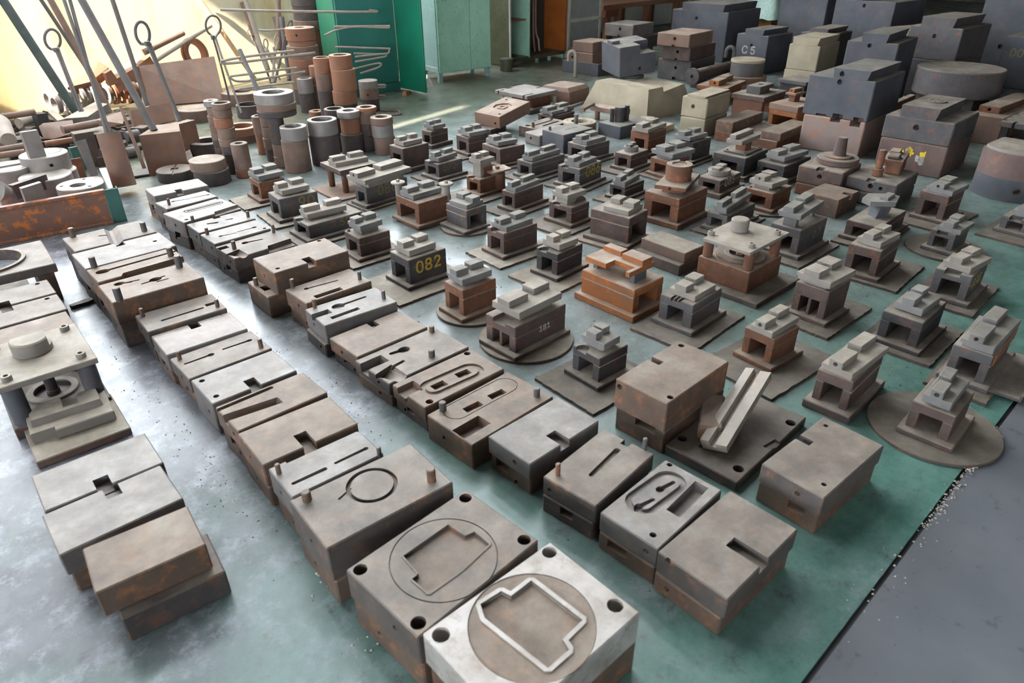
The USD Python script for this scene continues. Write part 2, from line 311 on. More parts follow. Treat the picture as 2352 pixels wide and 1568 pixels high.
for a, b in WINS_BACK:
    NWIN += 1; p = UsdGeom.Xform.Define(stage, '/World/window_%d' % NWIN); keys(p.GetPrim(), kind='structure'); p = str(p.GetPath())
    obj('window_frame', cut(box(a, b, YB + .02, YB + .1, 2.1, 5.6), *[box(a + .06 + i * (b - a - .06) / 3, a + (i + 1) * (b - a - .06) / 3, YB, YB + .2, 2.16 + j * 1.15, 2.1 + (j + 1) * 1.15) for i in range(3) for j in range(3)]), 'bin_green', p, smooth=False)
for a, b in WINS_LEFT:
    NWIN += 1; p = UsdGeom.Xform.Define(stage, '/World/window_%d' % NWIN); keys(p.GetPrim(), kind='structure'); p = str(p.GetPath())
    obj('window_frame', cut(box(XL - .12, XL - .04, a, b, .9, 3.1), *[box(XL - .2, XL, a + .06 + i * (b - a - .06) / 3, a + (i + 1) * (b - a - .06) / 3, .96 + j * 1.07, .9 + (j + 1) * 1.07) for i in range(3) for j in range(2)]), 'bin_green', p, smooth=False)
steel('plate_rust', (112, 88, 78), (138, 106, 90), dust=(150, 134, 120), rust=(150, 90, 54), rust_amt=.6, scale=5)
steel('base_rust', (122, 108, 104), (142, 122, 112), dust=(170, 158, 144), rust=(166, 98, 58), rust_amt=.8, scale=4)
steel('base_pink', (108, 88, 82), (92, 77, 74), dust=(146, 134, 120), rust=(160, 106, 76), rust_amt=.4, scale=4)
paint('locker_frame', (190, 186, 172), (172, 166, 150), spots=(150, 110, 70), amt=0.6, thr=0.56)
steel('rail_steel', (150, 140, 128), (124, 112, 101), dust=(158, 150, 139), dust_amt=.5, rust_amt=.35, rough=.45, metal=.1, scale=12)
steel('die_white', (186, 181, 176), (134, 124, 114), dust=(186, 180, 174), rust=(110, 92, 78), dust_amt=.35, rust_amt=.7, rough=.45, metal=.2, scale=9)
steel('die_cool', (82, 78, 77), (106, 101, 98), dust=(156, 151, 146), rust=(140, 104, 80), dust_amt=.78, rust_amt=.4, rough=.55, scale=9)
DIES = [
    ('d1', 0.9, 4.393, -0.864, 0.437, 0.274, 0.255, 0.12, 'die_steel', 'die_dark', (('pin', (-0.163, 0.115), 0.022, 0.055), ('pin', (0.171, -0.077), 0.022, 0.055), ('vee', (0.044, 0.124), (-0.012, -0.224), 0.05, 0.022), ('rslot', (-0.047, 0.027), (-0.013, 0.011), 0.014, 0.015)), 'die half with a V-valley across it and two stout pins, farthest in the middle row'),
    ('d2', 0.892, 4.113, -0.794, 0.47, 0.274, 0.25, 0.12, 'die_cool', 'die_dark', (('hole', (0.168, 0.012), 0.012), ('slotb', (-0.013, 0.103), (0.027, 0.121), 0.06, 0.03)), 'plain die half with one round hole, second from the back of the middle row'),
    ('d3', 0.874, 3.863, -0.776, 0.44, 0.21, 0.248, 0.12, 'die_brown', 'die_dark', (('pin', (-0.177, 0.111), 0.022, 0.06), ('pin', (0.174, -0.016), 0.022, 0.05), ('key', (-0.161, 0.023), 0.035, (0.21, 0.035), 0.02, 0.018), ('stepf', (-0.119, -0.138), 0.03, 0.05)), 'die half with a long spanner-shaped cavity, between pins, middle row'),
    ('d4', 0.851, 3.576, -2.464, 0.434, 0.258, 0.252, 0.13, 'die_brown', 'die_steel', (('pin', (-0.18, -0.115), 0.024, 0.065), ('pin', (0.167, 0.084), 0.024, 0.065), ('rslot', (-0.113, 0.073), (-0.043, 0.061), 0.012, 0.02), ('key', (-0.13, 0.079), 0.026, (-0.08, 0.06), 0.014, 0.02), ('rslot', (-0.042, -0.0), (0.007, 0.003), 0.014, 0.02), ('key', (0.023, 0.011), 0.03, (0.07, 0.023), 0.012, 0.02), ('rslot', (0.023, -0.024), (0.072, -0.024), 0.012, 0.02), ('halo', (0.023, 0.011), 0.06)), 'thick raised die half with two fork-shaped cavities and tall pins'),
    ('d5', 0.876, 3.305, -3.14, 0.368, 0.216, 0.172, 0.085, 'die_steel', 'die_dark', (('pin', (-0.156, 0.069), 0.014, 0.045), ('pin', (0.156, -0.064), 0.014, 0.04), ('rslot', (-0.096, -0.032), (0.093, -0.029), 0.016, 0.014), ('slotp', (0.138, -0.012), 0.05, 0.03, 0.03)), 'die half with one slim slanting slot, just below the thick fork die'),
    ('d6', 0.87, 3.077, -3.13, 0.369, 0.228, 0.152, 0.075, 'die_bright', 'die_brown', (('slotb', (-0.015, 0.116), (0.025, 0.112), 0.06, 0.03),), 'pale smooth die half with a square notch in its back edge, middle row'),
    ('d7', 0.868, 2.837, -0.81, 0.374, 0.225, 0.142, 0.07, 'die_steel', 'die_brown', (('pin', (-0.154, 0.079), 0.013, 0.04), ('pin', (0.154, -0.073), 0.014, 0.045), ('key', (-0.039, 0.021), 0.016, (-0.151, 0.022), 0.012, 0.012), ('key', (0.142, 0.024), 0.014, (0.022, 0.03), 0.012, 0.012)), 'die half with two tadpole-shaped slots between pins, middle row'),
    ('d8', 0.859, 2.584, -1.403, 0.365, 0.232, 0.148, 0.0, 'die_cool', 'die_brown', (('hole', (-0.148, 0.08), 0.012), ('hole', (-0.148, -0.072), 0.012), ('slotf', (-0.019, -0.107), (0.02, -0.109), 0.075, 0.03)), 'pale spotted die half with two holes and a front notch, middle row'),
    ('d9', 0.84, 2.279, -0.998, 0.368, 0.207, 0.186, 0.1, 'die_brown', 'die_brown', (('rslot', (-0.184, 0.078), (0.033, 0.082), 0.022, 0.012), ('trough', (-0.188, 0.012), (0.027, -0.022), 0.055, 0.03)), 'brown die half with a long roller groove and wide trough, middle row'),
    ('d10', 0.821, 2.036, -3.662, 0.365, 0.231, 0.19, 0.09, 'die_brown', 'die_brown', (('slotf', (-0.029, -0.123), (0.011, -0.122), 0.085, 0.035),), 'rust-stained plain die half with a deep front notch, middle row'),
    ('d11', 0.794, 1.784, -3.239, 0.337, 0.184, 0.205, 0.1, 'die_cool', 'die_brown', (('pin', (-0.15, 0.046), 0.012, 0.04), ('pin', (0.153, -0.091), 0.011, 0.035), ('key', (-0.024, -0.034), 0.008, (-0.135, -0.032), 0.014, 0.016), ('key', (0.134, -0.029), 0.011, (0.019, -0.03), 0.012, 0.016), ('stepb', 0.25, 0.012)), 'die half with two slim slots in line, between plain die and ring-grooved die'),
    ('d12', 0.805, 1.514, -4.142, 0.44, 0.256, 0.24, 0.1, 'die_steel', 'die_brown', (('pin', (-0.176, 0.094), 0.02, 0.035), ('pin', (0.17, -0.079), 0.02, 0.05), ('ring', (0.013, 0.027), 0.082, 0.014, 0.014), ('rslot', (-0.049, 0.053), (-0.097, 0.035), 0.008, 0.006)), 'large die half with a circular groove and two copper-brown pins'),
    ('d13', 0.816, 1.167, 2.57, 0.453, 0.316, 0.222, 0.11, 'die_steel', 'die_brown', (('hole', (-0.198, 0.129), 0.02), ('hole', (0.198, 0.127), 0.02), ('hole', (-0.197, -0.124), 0.021), ('hole', (0.198, -0.126), 0.02), ('ring', (-0.009, -0.008), 0.155, 0.004, 0.004), ('polyring', ((-0.085, 0.08), (0.084, 0.079), (0.088, 0.009), (0.119, 0.001), (0.115, -0.066), (-0.008, -0.078), (-0.119, -0.073), (-0.12, -0.003), (-0.095, -0.001)), 0.006, 0.012)), 'square die plate with four bolt holes and a stepped sunken outline, behind its white-cornered twin'),
    ('d14', 0.831, 0.824, -1.14, 0.453, 0.33, 0.235, 0.12, 'die_white', 'die_brown', (('hole', (0.196, 0.138), 0.021), ('hole', (0.195, -0.107), 0.022), ('hole', (-0.194, 0.13), 0.023), ('disc', (-0.005, -0.002), 0.164), ('polyring', ((0.006, 0.128), (0.014, 0.098), (0.089, 0.099), (0.099, -0.081), (0.02, -0.086), (0.012, -0.117), (-0.062, -0.117), (-0.082, 0.093), (-0.063, 0.133)), 0.012, 0.012)), 'square die plate with white worn corners and a raised stepped outline, nearest the camera'),
    ('d15', 1.592, 5.244, -3.446, 0.377, 0.223, 0.19, 0.1, 'die_bright', 'die_brown', (('slotf', (-0.034, -0.118), (0.006, -0.127), 0.05, 0.03),), 'pale plain die half with a notched front edge, farthest in the right-hand row'),
    ('d16', 1.545, 4.947, 3.077, 0.359, 0.193, 0.18, 0.09, 'die_cool', 'die_dark', (('pin', (-0.13, -0.024), 0.013, 0.045), ('key', (-0.081, 0.029), 0.014, (0.022, 0.003), 0.008, 0.012), ('key', (0.15, -0.011), 0.012, (0.032, 0.007), 0.008, 0.012)), 'pale die half with a long thin double-ended slot, right-hand row'),
    ('d17', 1.531, 4.642, 7.483, 0.4, 0.273, 0.188, 0.09, 'die_bright', 'die_dark', (('hole', (-0.162, -0.094), 0.012), ('hole', (0.184, 0.121), 0.011), ('oval', (-0.071, 0.047), (0.139, 0.032), 0.03, 0.008, 0.006), ('rslot', (-0.073, 0.05), (0.149, 0.034), 0.016, 0.014), ('stepf', (-0.002, -0.149), 0.02, 0.05), ('key', (0.078, -0.198), 0.012, (0.14, -0.194), 0.016, 0.012)), 'pale die half with a long racetrack groove, right-hand row'),
    ('d18', 1.539, 4.365, -0.4, 0.366, 0.206, 0.178, 0.088, 'die_cool', 'die_brown', (('pin', (-0.133, 0.121), 0.014, 0.04), ('pin', (0.16, -0.046), 0.014, 0.04), ('key', (-0.033, 0.0), 0.016, (-0.079, 0.016), 0.018, 0.014), ('key', (0.066, -0.002), 0.012, (0.035, 0.007), 0.012, 0.014), ('slotb', (-0.013, 0.143), (0.027, 0.121), 0.03, 0.02)), 'die half with two small bean-shaped cavities, right-hand row'),
    ('d19', 1.534, 4.145, 0.45, 0.36, 0.214, 0.172, 0.085, 'die_cool', 'die_dark', (('pin', (-0.145, 0.078), 0.014, 0.042), ('hole', (0.153, -0.077), 0.011), ('key', (-0.099, -0.009), 0.014, (-0.01, -0.025), 0.008, 0.012), ('key', (0.114, -0.015), 0.016, (0.003, -0.015), 0.008, 0.012)), 'die half with a slim double-ended keyhole slot, right-hand row'),
    ('d20', 1.543, 3.902, 1.52, 0.385, 0.251, 0.16, 0.08, 'die_steel', 'die_dark', (('pin', (-0.125, 0.012), 0.017, 0.05), ('pin', (0.169, 0.089), 0.014, 0.05), ('key', (-0.036, 0.057), 0.022, (0.062, 0.035), 0.014, 0.016), ('slotp', (-0.163, 0.076), 0.06, 0.045, 0.03), ('scoop', (-0.154, -0.143), (-0.023, -0.056), 0.05), ('stepf', (0.006, -0.086), 0.03, 0.06)), 'dark die half with a curved scoop cut into its front, right-hand row'),
    ('d22', 1.564, 3.358, -1.519, 0.435, 0.263, 0.25, 0.125, 'die_brown', 'die_brown', (('hole', (-0.175, -0.086), 0.012), ('hole', (0.17, 0.111), 0.012), ('slotf', (-0.024, -0.14), (0.016, -0.147), 0.075, 0.03)), 'thick pale die half with two holes, standing proud of the right-hand row'),
    ('d23', 1.542, 3.047, -0.479, 0.38, 0.22, 0.18, 0.09, 'die_brown', 'die_brown', (('pin', (-0.145, 0.111), 0.017, 0.045), ('pin', (0.156, -0.051), 0.014, 0.045), ('key', (-0.104, 0.043), 0.014, (0.063, 0.019), 0.01, 0.01), ('trough2', (-0.125, -0.075), (0.033, -0.079), 0.04, 0.02)), 'rust-sided die half with a sunken tray behind the keyhole die'),
    ('d24', 1.517, 2.792, -4.638, 0.392, 0.22, 0.165, 0.07, 'die_cool', 'die_dark', (('pin', (-0.149, 0.098), 0.014, 0.045), ('pin', (0.162, -0.036), 0.014, 0.045), ('key', (-0.054, 0.035), 0.034, (0.098, 0.042), 0.016, 0.014), ('slotp', (-0.155, 0.015), 0.1, 0.05, 0.03), ('trough2', (-0.141, -0.058), (0.019, -0.05), 0.03, 0.02)), 'die half with a lollipop-shaped cavity, right-hand row'),
    ('d25', 1.495, 2.523, 0.12, 0.394, 0.238, 0.13, 0.06, 'die_brown', 'die_dark', (('slotb', (0.009, 0.124), (0.042, 0.106), 0.06, 0.03),), 'orange-stained smooth die half with a back notch, right-hand row'),
    ('d26', 1.503, 2.267, -0.01, 0.441, 0.262, 0.122, 0.06, 'die_steel', 'die_brown', (('pin', (0.184, 0.1), 0.018, 0.03), ('pin', (0.046, -0.079), 0.02, 0.035), ('key', (-0.01, 0.056), 0.03, (-0.071, 0.067), 0.02, 0.02), ('slotp', (-0.174, 0.057), 0.13, 0.07, 0.04), ('scoop', (-0.178, -0.131), (-0.032, -0.065), 0.06), ('trough2', (-0.188, -0.035), (-0.059, -0.023), 0.02, 0.02)), 'die half with scooped hollows and a round cavity, right-hand row'),
    ('d27', 1.499, 2.002, -0.856, 0.426, 0.23, 0.125, 0.06, 'die_brown', 'die_dark', (('hole', (0.175, 0.093), 0.015), ('hole', (-0.172, -0.092), 0.016), ('oval', (-0.095, -0.019), (0.093, -0.027), 0.06, 0.024, 0.008), ('rbox', (-0.105, -0.023), (-0.039, -0.024), 0.04, 0.02), ('rbox', (0.025, -0.02), (0.091, -0.025), 0.04, 0.02), ('slotp', (-0.187, 0.041), 0.12, 0.08, 0.025)), 'worn die half with a framed figure-eight cavity, right-hand row'),
    ('d28', 1.493, 1.727, 1.154, 0.444, 0.27, 0.118, 0.0, 'die_brown', 'die_brown', (('pin', (-0.157, 0.113), 0.02, 0.04), ('pin', (0.176, -0.084), 0.018, 0.04), ('rbox', (-0.098, 0.048), (-0.017, 0.043), 0.035, 0.02), ('rbox', (0.033, 0.046), (0.109, 0.038), 0.035, 0.02), ('oval', (-0.121, 0.07), (0.138, 0.065), 0.055, 0.004, 0.004), ('slotp', (-0.149, -0.049), 0.14, 0.075, 0.04)), 'dusty die half with two rectangular pockets and a tray, right-hand row'),
    ('d29', 1.508, 1.444, -0.338, 0.368, 0.221, 0.152, 0.075, 'die_cool', 'die_brown', (('slotf', (-0.024, -0.126), (0.016, -0.125), 0.075, 0.03), ('sr2', 0.014, 0.078, 0.026, 0.066, 0.03), ('sh', -0.034, 0.114, 0.011), ('sh2', -0.033, 0.015, 0.011)), 'dusty plain die half with a corner slot, directly behind the two-pin die'),
    ('d30', 1.498, 1.165, 4.818, 0.352, 0.221, 0.152, 0.078, 'die_steel', 'die_dark', (('pin', (-0.137, 0.077), 0.012, 0.05), ('pin', (0.18, -0.067), 0.012, 0.045), ('key', (0.106, -0.0), 0.01, (-0.061, -0.009), 0.018, 0.014), ('slotp', (0.17, -0.002), 0.05, 0.035, 0.03), ('sh', 0.08, 0.107, 0.009), ('sr2', -0.023, 0.03, 0.035, 0.069, 0.03)), 'die half with one straight groove and two slim pins, near end of the right row'),
    ('d31', 1.505, 0.906, 1.6, 0.365, 0.222, 0.155, 0.078, 'die_cool', 'die_brown', (('hole', (0.168, 0.085), 0.01), ('hole', (-0.143, -0.065), 0.011), ('oval', (-0.047, 0.044), (0.093, 0.035), 0.056, 0.022, 0.01), ('key', (-0.075, 0.039), 0.017, (-0.015, 0.025), 0.014, 0.016), ('key', (0.042, 0.037), 0.017, (0.102, 0.025), 0.014, 0.016), ('trough2', (-0.026, -0.057), (0.161, -0.049), 0.055, 0.03), ('sr2', -0.003, 0.072, 0.033, 0.067, 0.03), ('sh', -0.071, 0.116, 0.01)), 'die half with a peanut-shaped double cavity, second from the near end of the right-hand row'),
    ('d32', 1.51, 0.663, -0.716, 0.389, 0.239, 0.158, 0.075, 'die_steel', 'die_brown', (('slotf', (-0.022, -0.096), (0.018, -0.108), 0.115, 0.03), ('sh', 0.082, 0.148, 0.01)), 'rust-tinged plain die block with a slot, nearest in the right-hand row'),
    ('d33', 2.063, 1.27, 0.447, 0.425, 0.243, 0.245, 0.11, 'die_brown', 'die_brown', (('hole', (0.18, 0.087), 0.013), ('hole', (-0.168, -0.103), 0.013), ('slotb', (-0.009, 0.117), (0.017, 0.055), 0.06, 0.03), ('sh', 0.1, 0.214, 0.012), ('sr2', -0.075, 0.019, 0.07, 0.104, 0.05)), 'pitted rusty die block with two holes, stacked beside the leaning steel rail'),
    ('d34', 2.148, 1.0, 1.693, 0.551, 0.309, 0.045, 0.0, 'die_dark', 'die_dark', (('hole', (0.194, -0.126), 0.02), ('hole', (-0.203, -0.118), 0.02), ('hole', (-0.195, 0.128), 0.018), ('rbox', (-0.022, -0.133), (0.051, -0.146), 0.03, 0.01), ('rbox', (-0.194, 0.034), (-0.151, 0.034), 0.045, 0.02)), 'broad dark bolster plate with corner holes, under the leaning steel rail'),
    ('d35', 2.088, 0.646, -3.112, 0.415, 0.228, 0.17, 0.09, 'die_steel', 'die_brown', (('hole', (0.159, 0.08), 0.009), ('hole', (-0.144, -0.079), 0.009), ('slotb', (0.009, 0.118), (0.035, 0.049), 0.055, 0.03), ('sr2', -0.061, -0.002, 0.05, 0.084, 0.03)), 'pale die block with an end slot and two holes, nearest the floor seam'),
    ('t2', 0.219, 2.328, -2.83, 0.366, 0.223, 0.174, 0.085, 'die_cool', 'die_brown', (('slotf', (-0.026, -0.122), (0.014, -0.122), 0.06, 0.03),), 'plain die half with a front notch, near end of the left row'),
    ('t1', 0.198, 2.097, -1.64, 0.363, 0.224, 0.174, 0.085, 'die_cool', 'die_brown', (('slotb', (-0.001, 0.117), (0.039, 0.114), 0.065, 0.03),), 'plain die half with a back notch, partly under the overhanging die'),
    ('t0', 0.207, 1.822, -6.66, 0.297, 0.204, 0.2, 0.105, 'die_brown', 'die_dark', (), 'overhanging die half stacked askew, nearest in the left row'),
    ('tb', 0.256, 2.89, -3.429, 0.337, 0.322, 0.034, 0.0, 'plate_steel', 'plate_steel', (), 'thick base plate under the stepped punch casting in the left row'),
]
RODS = [
    ('steel_pipe', 'thick dark green pipe leaning on the wall, leftmost of the leaning rods', 'pipe', [(1.869, 8.852, 0.12), (1.545, 9.212, 1.438)], 0.045, 'rod_green', None),
    ('steel_pipe', 'brown bent pipe leaning on the wall, second of the leaning rods', 'pipe', [(2.153, 8.693, 0.1), (2.08, 8.855, 0.686), (1.946, 9.053, 1.425)], 0.032, 'rod_brown', None),
    ('steel_rod', 'thin grey rod crossing behind the brown bent pipe', 'rod', [(2.289, 9.186, 0.15), (1.899, 9.306, 1.4)], 0.02, 'rod_grey', None),
    ('steel_pipe', 'long grey pipe rising from the hammer block with a kink', 'pipe', [(1.89, 6.43, 0.34), (1.724, 7.03, 1.512)], 0.03, 'rod_grey', None),
    ('steel_pipe', 'straight dark pipe standing in front of the bright wall', 'pipe', [(2.506, 8.533, 0.15), (2.528, 8.893, 1.387)], 0.024, 'rod_grey', None),
    ('wooden_stick', 'pale wooden stick leaning on the wall among the hoops', 'stick', [(4.189, 9.437, 0.1), (3.883, 9.937, 1.028)], 0.03, 'wood', None),
    ('steel_pipe', 'light grey pipe leaning behind the wire hoops', 'pipe', [(4.253, 9.146, 0.25), (4.308, 9.626, 1.204)], 0.03, 'rod_light', None),
    ('steel_pipe', 'short brown pipe leaning left of the light grey pipe', 'pipe', [(4.385, 9.673, 0.6), (4.44, 9.973, 0.979)], 0.03, 'rod_brown', None),
    ('steel_pipe', 'grey upright pipe at the top edge left of the tallest ring column', 'pipe', [(4.357, 8.939, 0.5), (4.548, 9.139, 1.093)], 0.034, 'rod_brown', None),
    ('steel_pipe', 'thin stepped brown pipe standing beside the tallest ring column', 'pipe', [(4.814, 9.336, 0.0), (4.952, 9.494, 1.055)], 0.022, 'rod_brown', None),
    ('steel_pipe', 'dark pipe behind the small tong loops', 'pipe', [(4.236, 8.552, 0.2), (4.41, 8.852, 0.877)], 0.032, 'rod_grey', None),
    ('steel_pipe', 'short dark pipe left of the dark pipe behind the small tong loops', 'pipe', [(4.48, 8.89, 0.0), (4.597, 9.437, 0.827)], 0.026, 'rod_grey', None),
    ('steel_rod', 'dark rod standing in the slim brown tube column', 'rod', [(2.739, 6.052, 0.42), (2.793, 6.502, 0.878)], 0.018, 'rod_grey', None),
    ('steel_rod', 'brown bar lying on the bright rusty beams against the wall', 'bar', [(2.903, 9.5, 0.564), (3.502, 9.75, 0.711)], 0.035, 'rod_brown', None),
    ('steel_rod', 'long light bar lying across the bright rusty beams', 'bar', [(2.974, 9.4, 0.469), (3.854, 9.7, 0.769)], 0.022, 'rod_light', None),
    ('tongs', 'blacksmith tongs with an oval loop handle, leftmost at the wall', 'tongs', [(1.791, 8.284, 0.15), (1.812, 8.528, 0.589), (1.817, 8.633, 0.778), (1.8, 8.723, 0.779), (1.785, 8.723, 0.79), (1.774, 8.723, 0.805), (1.767, 8.723, 0.825), (1.764, 8.723, 0.847), (1.766, 8.723, 0.871), (1.772, 8.723, 0.894), (1.783, 8.723, 0.916), (1.797, 8.723, 0.934), (1.813, 8.723, 0.948), (1.831, 8.723, 0.957), (1.849, 8.723, 0.96), (1.867, 8.723, 0.957), (1.882, 8.723, 0.948), (1.894, 8.723, 0.934), (1.903, 8.723, 0.916), (1.907, 8.723, 0.894), (1.906, 8.723, 0.87), (1.901, 8.723, 0.846), (1.891, 8.723, 0.824), (1.877, 8.723, 0.804), (1.861, 8.723, 0.789), (1.84, 8.633, 0.776), (1.828, 8.522, 0.589), (1.812, 8.263, 0.15)], 0.013, 'rod_grey', None),
    ('tongs', 'blacksmith tongs with a loop handle standing on the flat hammer block', 'tongs', [(2.236, 6.814, 0.3), (2.236, 7.044, 0.738), (2.233, 7.142, 0.926), (2.209, 7.222, 0.92), (2.196, 7.222, 0.932), (2.187, 7.222, 0.949), (2.181, 7.222, 0.969), (2.179, 7.222, 0.992), (2.181, 7.222, 1.015), (2.186, 7.222, 1.038), (2.195, 7.222, 1.059), (2.207, 7.222, 1.077), (2.221, 7.222, 1.09), (2.236, 7.222, 1.098), (2.251, 7.222, 1.099), (2.266, 7.222, 1.095), (2.278, 7.222, 1.085), (2.289, 7.222, 1.07), (2.295, 7.222, 1.05), (2.299, 7.222, 1.028), (2.298, 7.222, 1.004), (2.293, 7.222, 0.98), (2.285, 7.222, 0.958), (2.274, 7.222, 0.94), (2.26, 7.222, 0.925), (2.255, 7.142, 0.924), (2.252, 7.049, 0.738), (2.253, 6.831, 0.3)], 0.013, 'rod_grey', None),
    ('tongs', 'blacksmith tongs with a wide loop handle beside the big rusty plate', 'tongs', [(3.384, 8.42, 0.1), (3.346, 8.393, 0.577), (3.322, 8.381, 0.782), (3.342, 8.471, 0.8), (3.325, 8.471, 0.814), (3.313, 8.471, 0.833), (3.306, 8.471, 0.855), (3.304, 8.471, 0.88), (3.307, 8.471, 0.906), (3.316, 8.471, 0.931), (3.33, 8.471, 0.953), (3.348, 8.471, 0.971), (3.368, 8.471, 0.984), (3.39, 8.471, 0.991), (3.412, 8.471, 0.991), (3.432, 8.471, 0.985), (3.45, 8.471, 0.973), (3.463, 8.471, 0.955), (3.472, 8.471, 0.933), (3.476, 8.471, 0.908), (3.473, 8.471, 0.882), (3.465, 8.471, 0.857), (3.452, 8.471, 0.834), (3.435, 8.471, 0.814), (3.415, 8.471, 0.8), (3.351, 8.381, 0.78), (3.289, 8.153, 0.577), (3.16, 7.621, 0.1)], 0.012, 'rod_grey', None),
    ('tongs', 'small tongs with narrow loop, tallest of the cluster amid the hoops', 'tongs', [(3.888, 8.26, 0.25), (4.121, 8.396, 0.563), (4.211, 8.455, 0.698), (4.288, 8.505, 0.774), (4.287, 8.505, 0.783), (4.288, 8.505, 0.794), (4.291, 8.505, 0.807), (4.297, 8.505, 0.82), (4.305, 8.505, 0.833), (4.314, 8.505, 0.844), (4.323, 8.505, 0.854), (4.333, 8.505, 0.862), (4.342, 8.505, 0.866), (4.35, 8.505, 0.867), (4.357, 8.505, 0.865), (4.361, 8.505, 0.859), (4.363, 8.505, 0.851), (4.362, 8.505, 0.84), (4.359, 8.505, 0.828), (4.354, 8.505, 0.815), (4.347, 8.505, 0.802), (4.338, 8.505, 0.79), (4.329, 8.505, 0.78), (4.319, 8.505, 0.772), (4.31, 8.505, 0.767), (4.244, 8.455, 0.695), (4.134, 8.393, 0.563), (3.899, 8.249, 0.25)], 0.009, 'rod_grey', None),
    ('tongs', 'small tongs with narrow loop, middle of the cluster amid the hoops', 'tongs', [(3.867, 8.282, 0.25), (3.997, 8.39, 0.487), (4.043, 8.436, 0.591), (4.087, 8.476, 0.631), (4.084, 8.476, 0.64), (4.082, 8.476, 0.651), (4.083, 8.476, 0.663), (4.086, 8.476, 0.677), (4.09, 8.476, 0.69), (4.096, 8.476, 0.703), (4.103, 8.476, 0.714), (4.111, 8.476, 0.723), (4.119, 8.476, 0.729), (4.127, 8.476, 0.731), (4.133, 8.476, 0.73), (4.139, 8.476, 0.725), (4.143, 8.476, 0.717), (4.144, 8.476, 0.707), (4.144, 8.476, 0.695), (4.142, 8.476, 0.681), (4.138, 8.476, 0.667), (4.132, 8.476, 0.654), (4.125, 8.476, 0.643), (4.117, 8.476, 0.633), (4.109, 8.476, 0.627), (4.076, 8.436, 0.588), (4.01, 8.387, 0.487), (3.878, 8.271, 0.25)], 0.009, 'rod_light', None),
    ('tongs', 'small tongs with narrow loop, lower left of the cluster amid the hoops', 'tongs', [(4.014, 8.364, 0.25), (3.998, 8.475, 0.457), (3.982, 8.522, 0.547), (3.994, 8.562, 0.591), (3.988, 8.562, 0.599), (3.985, 8.562, 0.609), (3.982, 8.562, 0.62), (3.982, 8.562, 0.633), (3.983, 8.562, 0.647), (3.986, 8.562, 0.659), (3.991, 8.562, 0.671), (3.996, 8.562, 0.68), (4.003, 8.562, 0.686), (4.01, 8.562, 0.69), (4.017, 8.562, 0.69), (4.023, 8.562, 0.686), (4.029, 8.562, 0.68), (4.033, 8.562, 0.671), (4.036, 8.562, 0.659), (4.036, 8.562, 0.646), (4.036, 8.562, 0.633), (4.033, 8.562, 0.62), (4.029, 8.562, 0.608), (4.023, 8.562, 0.598), (4.017, 8.562, 0.591), (4.014, 8.522, 0.544), (4.009, 8.473, 0.457), (4.019, 8.359, 0.25)], 0.009, 'rod_light', None),
    ('tongs', 'small tongs with a round loop hanging left of the light grey pipe', 'tongs', [(4.502, 9.668, 0.0), (4.462, 9.783, 0.385), (4.433, 9.833, 0.552), (4.424, 9.863, 0.578), (4.415, 9.863, 0.583), (4.407, 9.863, 0.59), (4.4, 9.863, 0.6), (4.395, 9.863, 0.611), (4.392, 9.863, 0.623), (4.391, 9.863, 0.635), (4.393, 9.863, 0.647), (4.397, 9.863, 0.657), (4.404, 9.863, 0.664), (4.411, 9.863, 0.67), (4.42, 9.863, 0.672), (4.43, 9.863, 0.671), (4.439, 9.863, 0.668), (4.447, 9.863, 0.661), (4.455, 9.863, 0.652), (4.46, 9.863, 0.641), (4.464, 9.863, 0.629), (4.465, 9.863, 0.617), (4.463, 9.863, 0.605), (4.46, 9.863, 0.595), (4.454, 9.863, 0.586), (4.47, 9.833, 0.549), (4.474, 9.781, 0.385), (4.511, 9.659, 0.0)], 0.009, 'rod_grey', None),
    ('steel_hoop', 'topmost long straight bar reaching across the green cabinet', 'hoop', [(3.435, 8.3, 1.059), (4.166, 8.034, 1.008), (5.014, 7.755, 0.964), (5.032, 7.75, 0.975), (4.987, 7.764, 0.98)], 0.014, 'rod_light', None),
    ('steel_hoop', 'hairpin hoop with a knotted wire, high before the green cabinet', 'hoop', [(4.437, 7.9, 0.747), (4.568, 7.844, 0.797), (4.756, 7.76, 0.821), (5.104, 7.606, 0.795), (5.119, 7.6, 0.808), (5.092, 7.612, 0.816), (4.548, 7.855, 0.833)], 0.011, 'rod_light', None),
    ('steel_hoop', 'square-ended hairpin hoop whose tip crosses the green cabinet door', 'hoop', [(4.499, 7.8, 0.625), (5.032, 7.566, 0.576), (5.07, 7.55, 0.566), (5.025, 7.566, 0.516), (4.686, 7.712, 0.542)], 0.011, 'rod_light', None),
    ('steel_hoop', 'long hairpin hoop with a round left end beside the tongs', 'hoop', [(3.995, 7.845, 0.629), (3.449, 7.952, 0.61), (3.238, 7.994, 0.59), (3.207, 8.0, 0.578), (3.232, 7.994, 0.562), (3.438, 7.952, 0.56), (4.231, 7.8, 0.588)], 0.014, 'rod_light', None),
    ('steel_hoop', 'long hairpin hoop with a pointed left end below the round one', 'hoop', [(3.932, 7.723, 0.47), (3.425, 7.85, 0.447), (3.233, 7.9, 0.439), (3.234, 7.898, 0.418), (3.321, 7.873, 0.38), (3.621, 7.797, 0.391), (4.019, 7.7, 0.419)], 0.012, 'rod_light', None),
    ('steel_hoop', 'hairpin hoop with a pointed tip before the cabinet, middle height', 'hoop', [(4.621, 7.6, 0.467), (4.903, 7.522, 0.491), (4.987, 7.5, 0.501), (4.953, 7.51, 0.528), (4.629, 7.6, 0.521)], 0.011, 'rod_light', None),
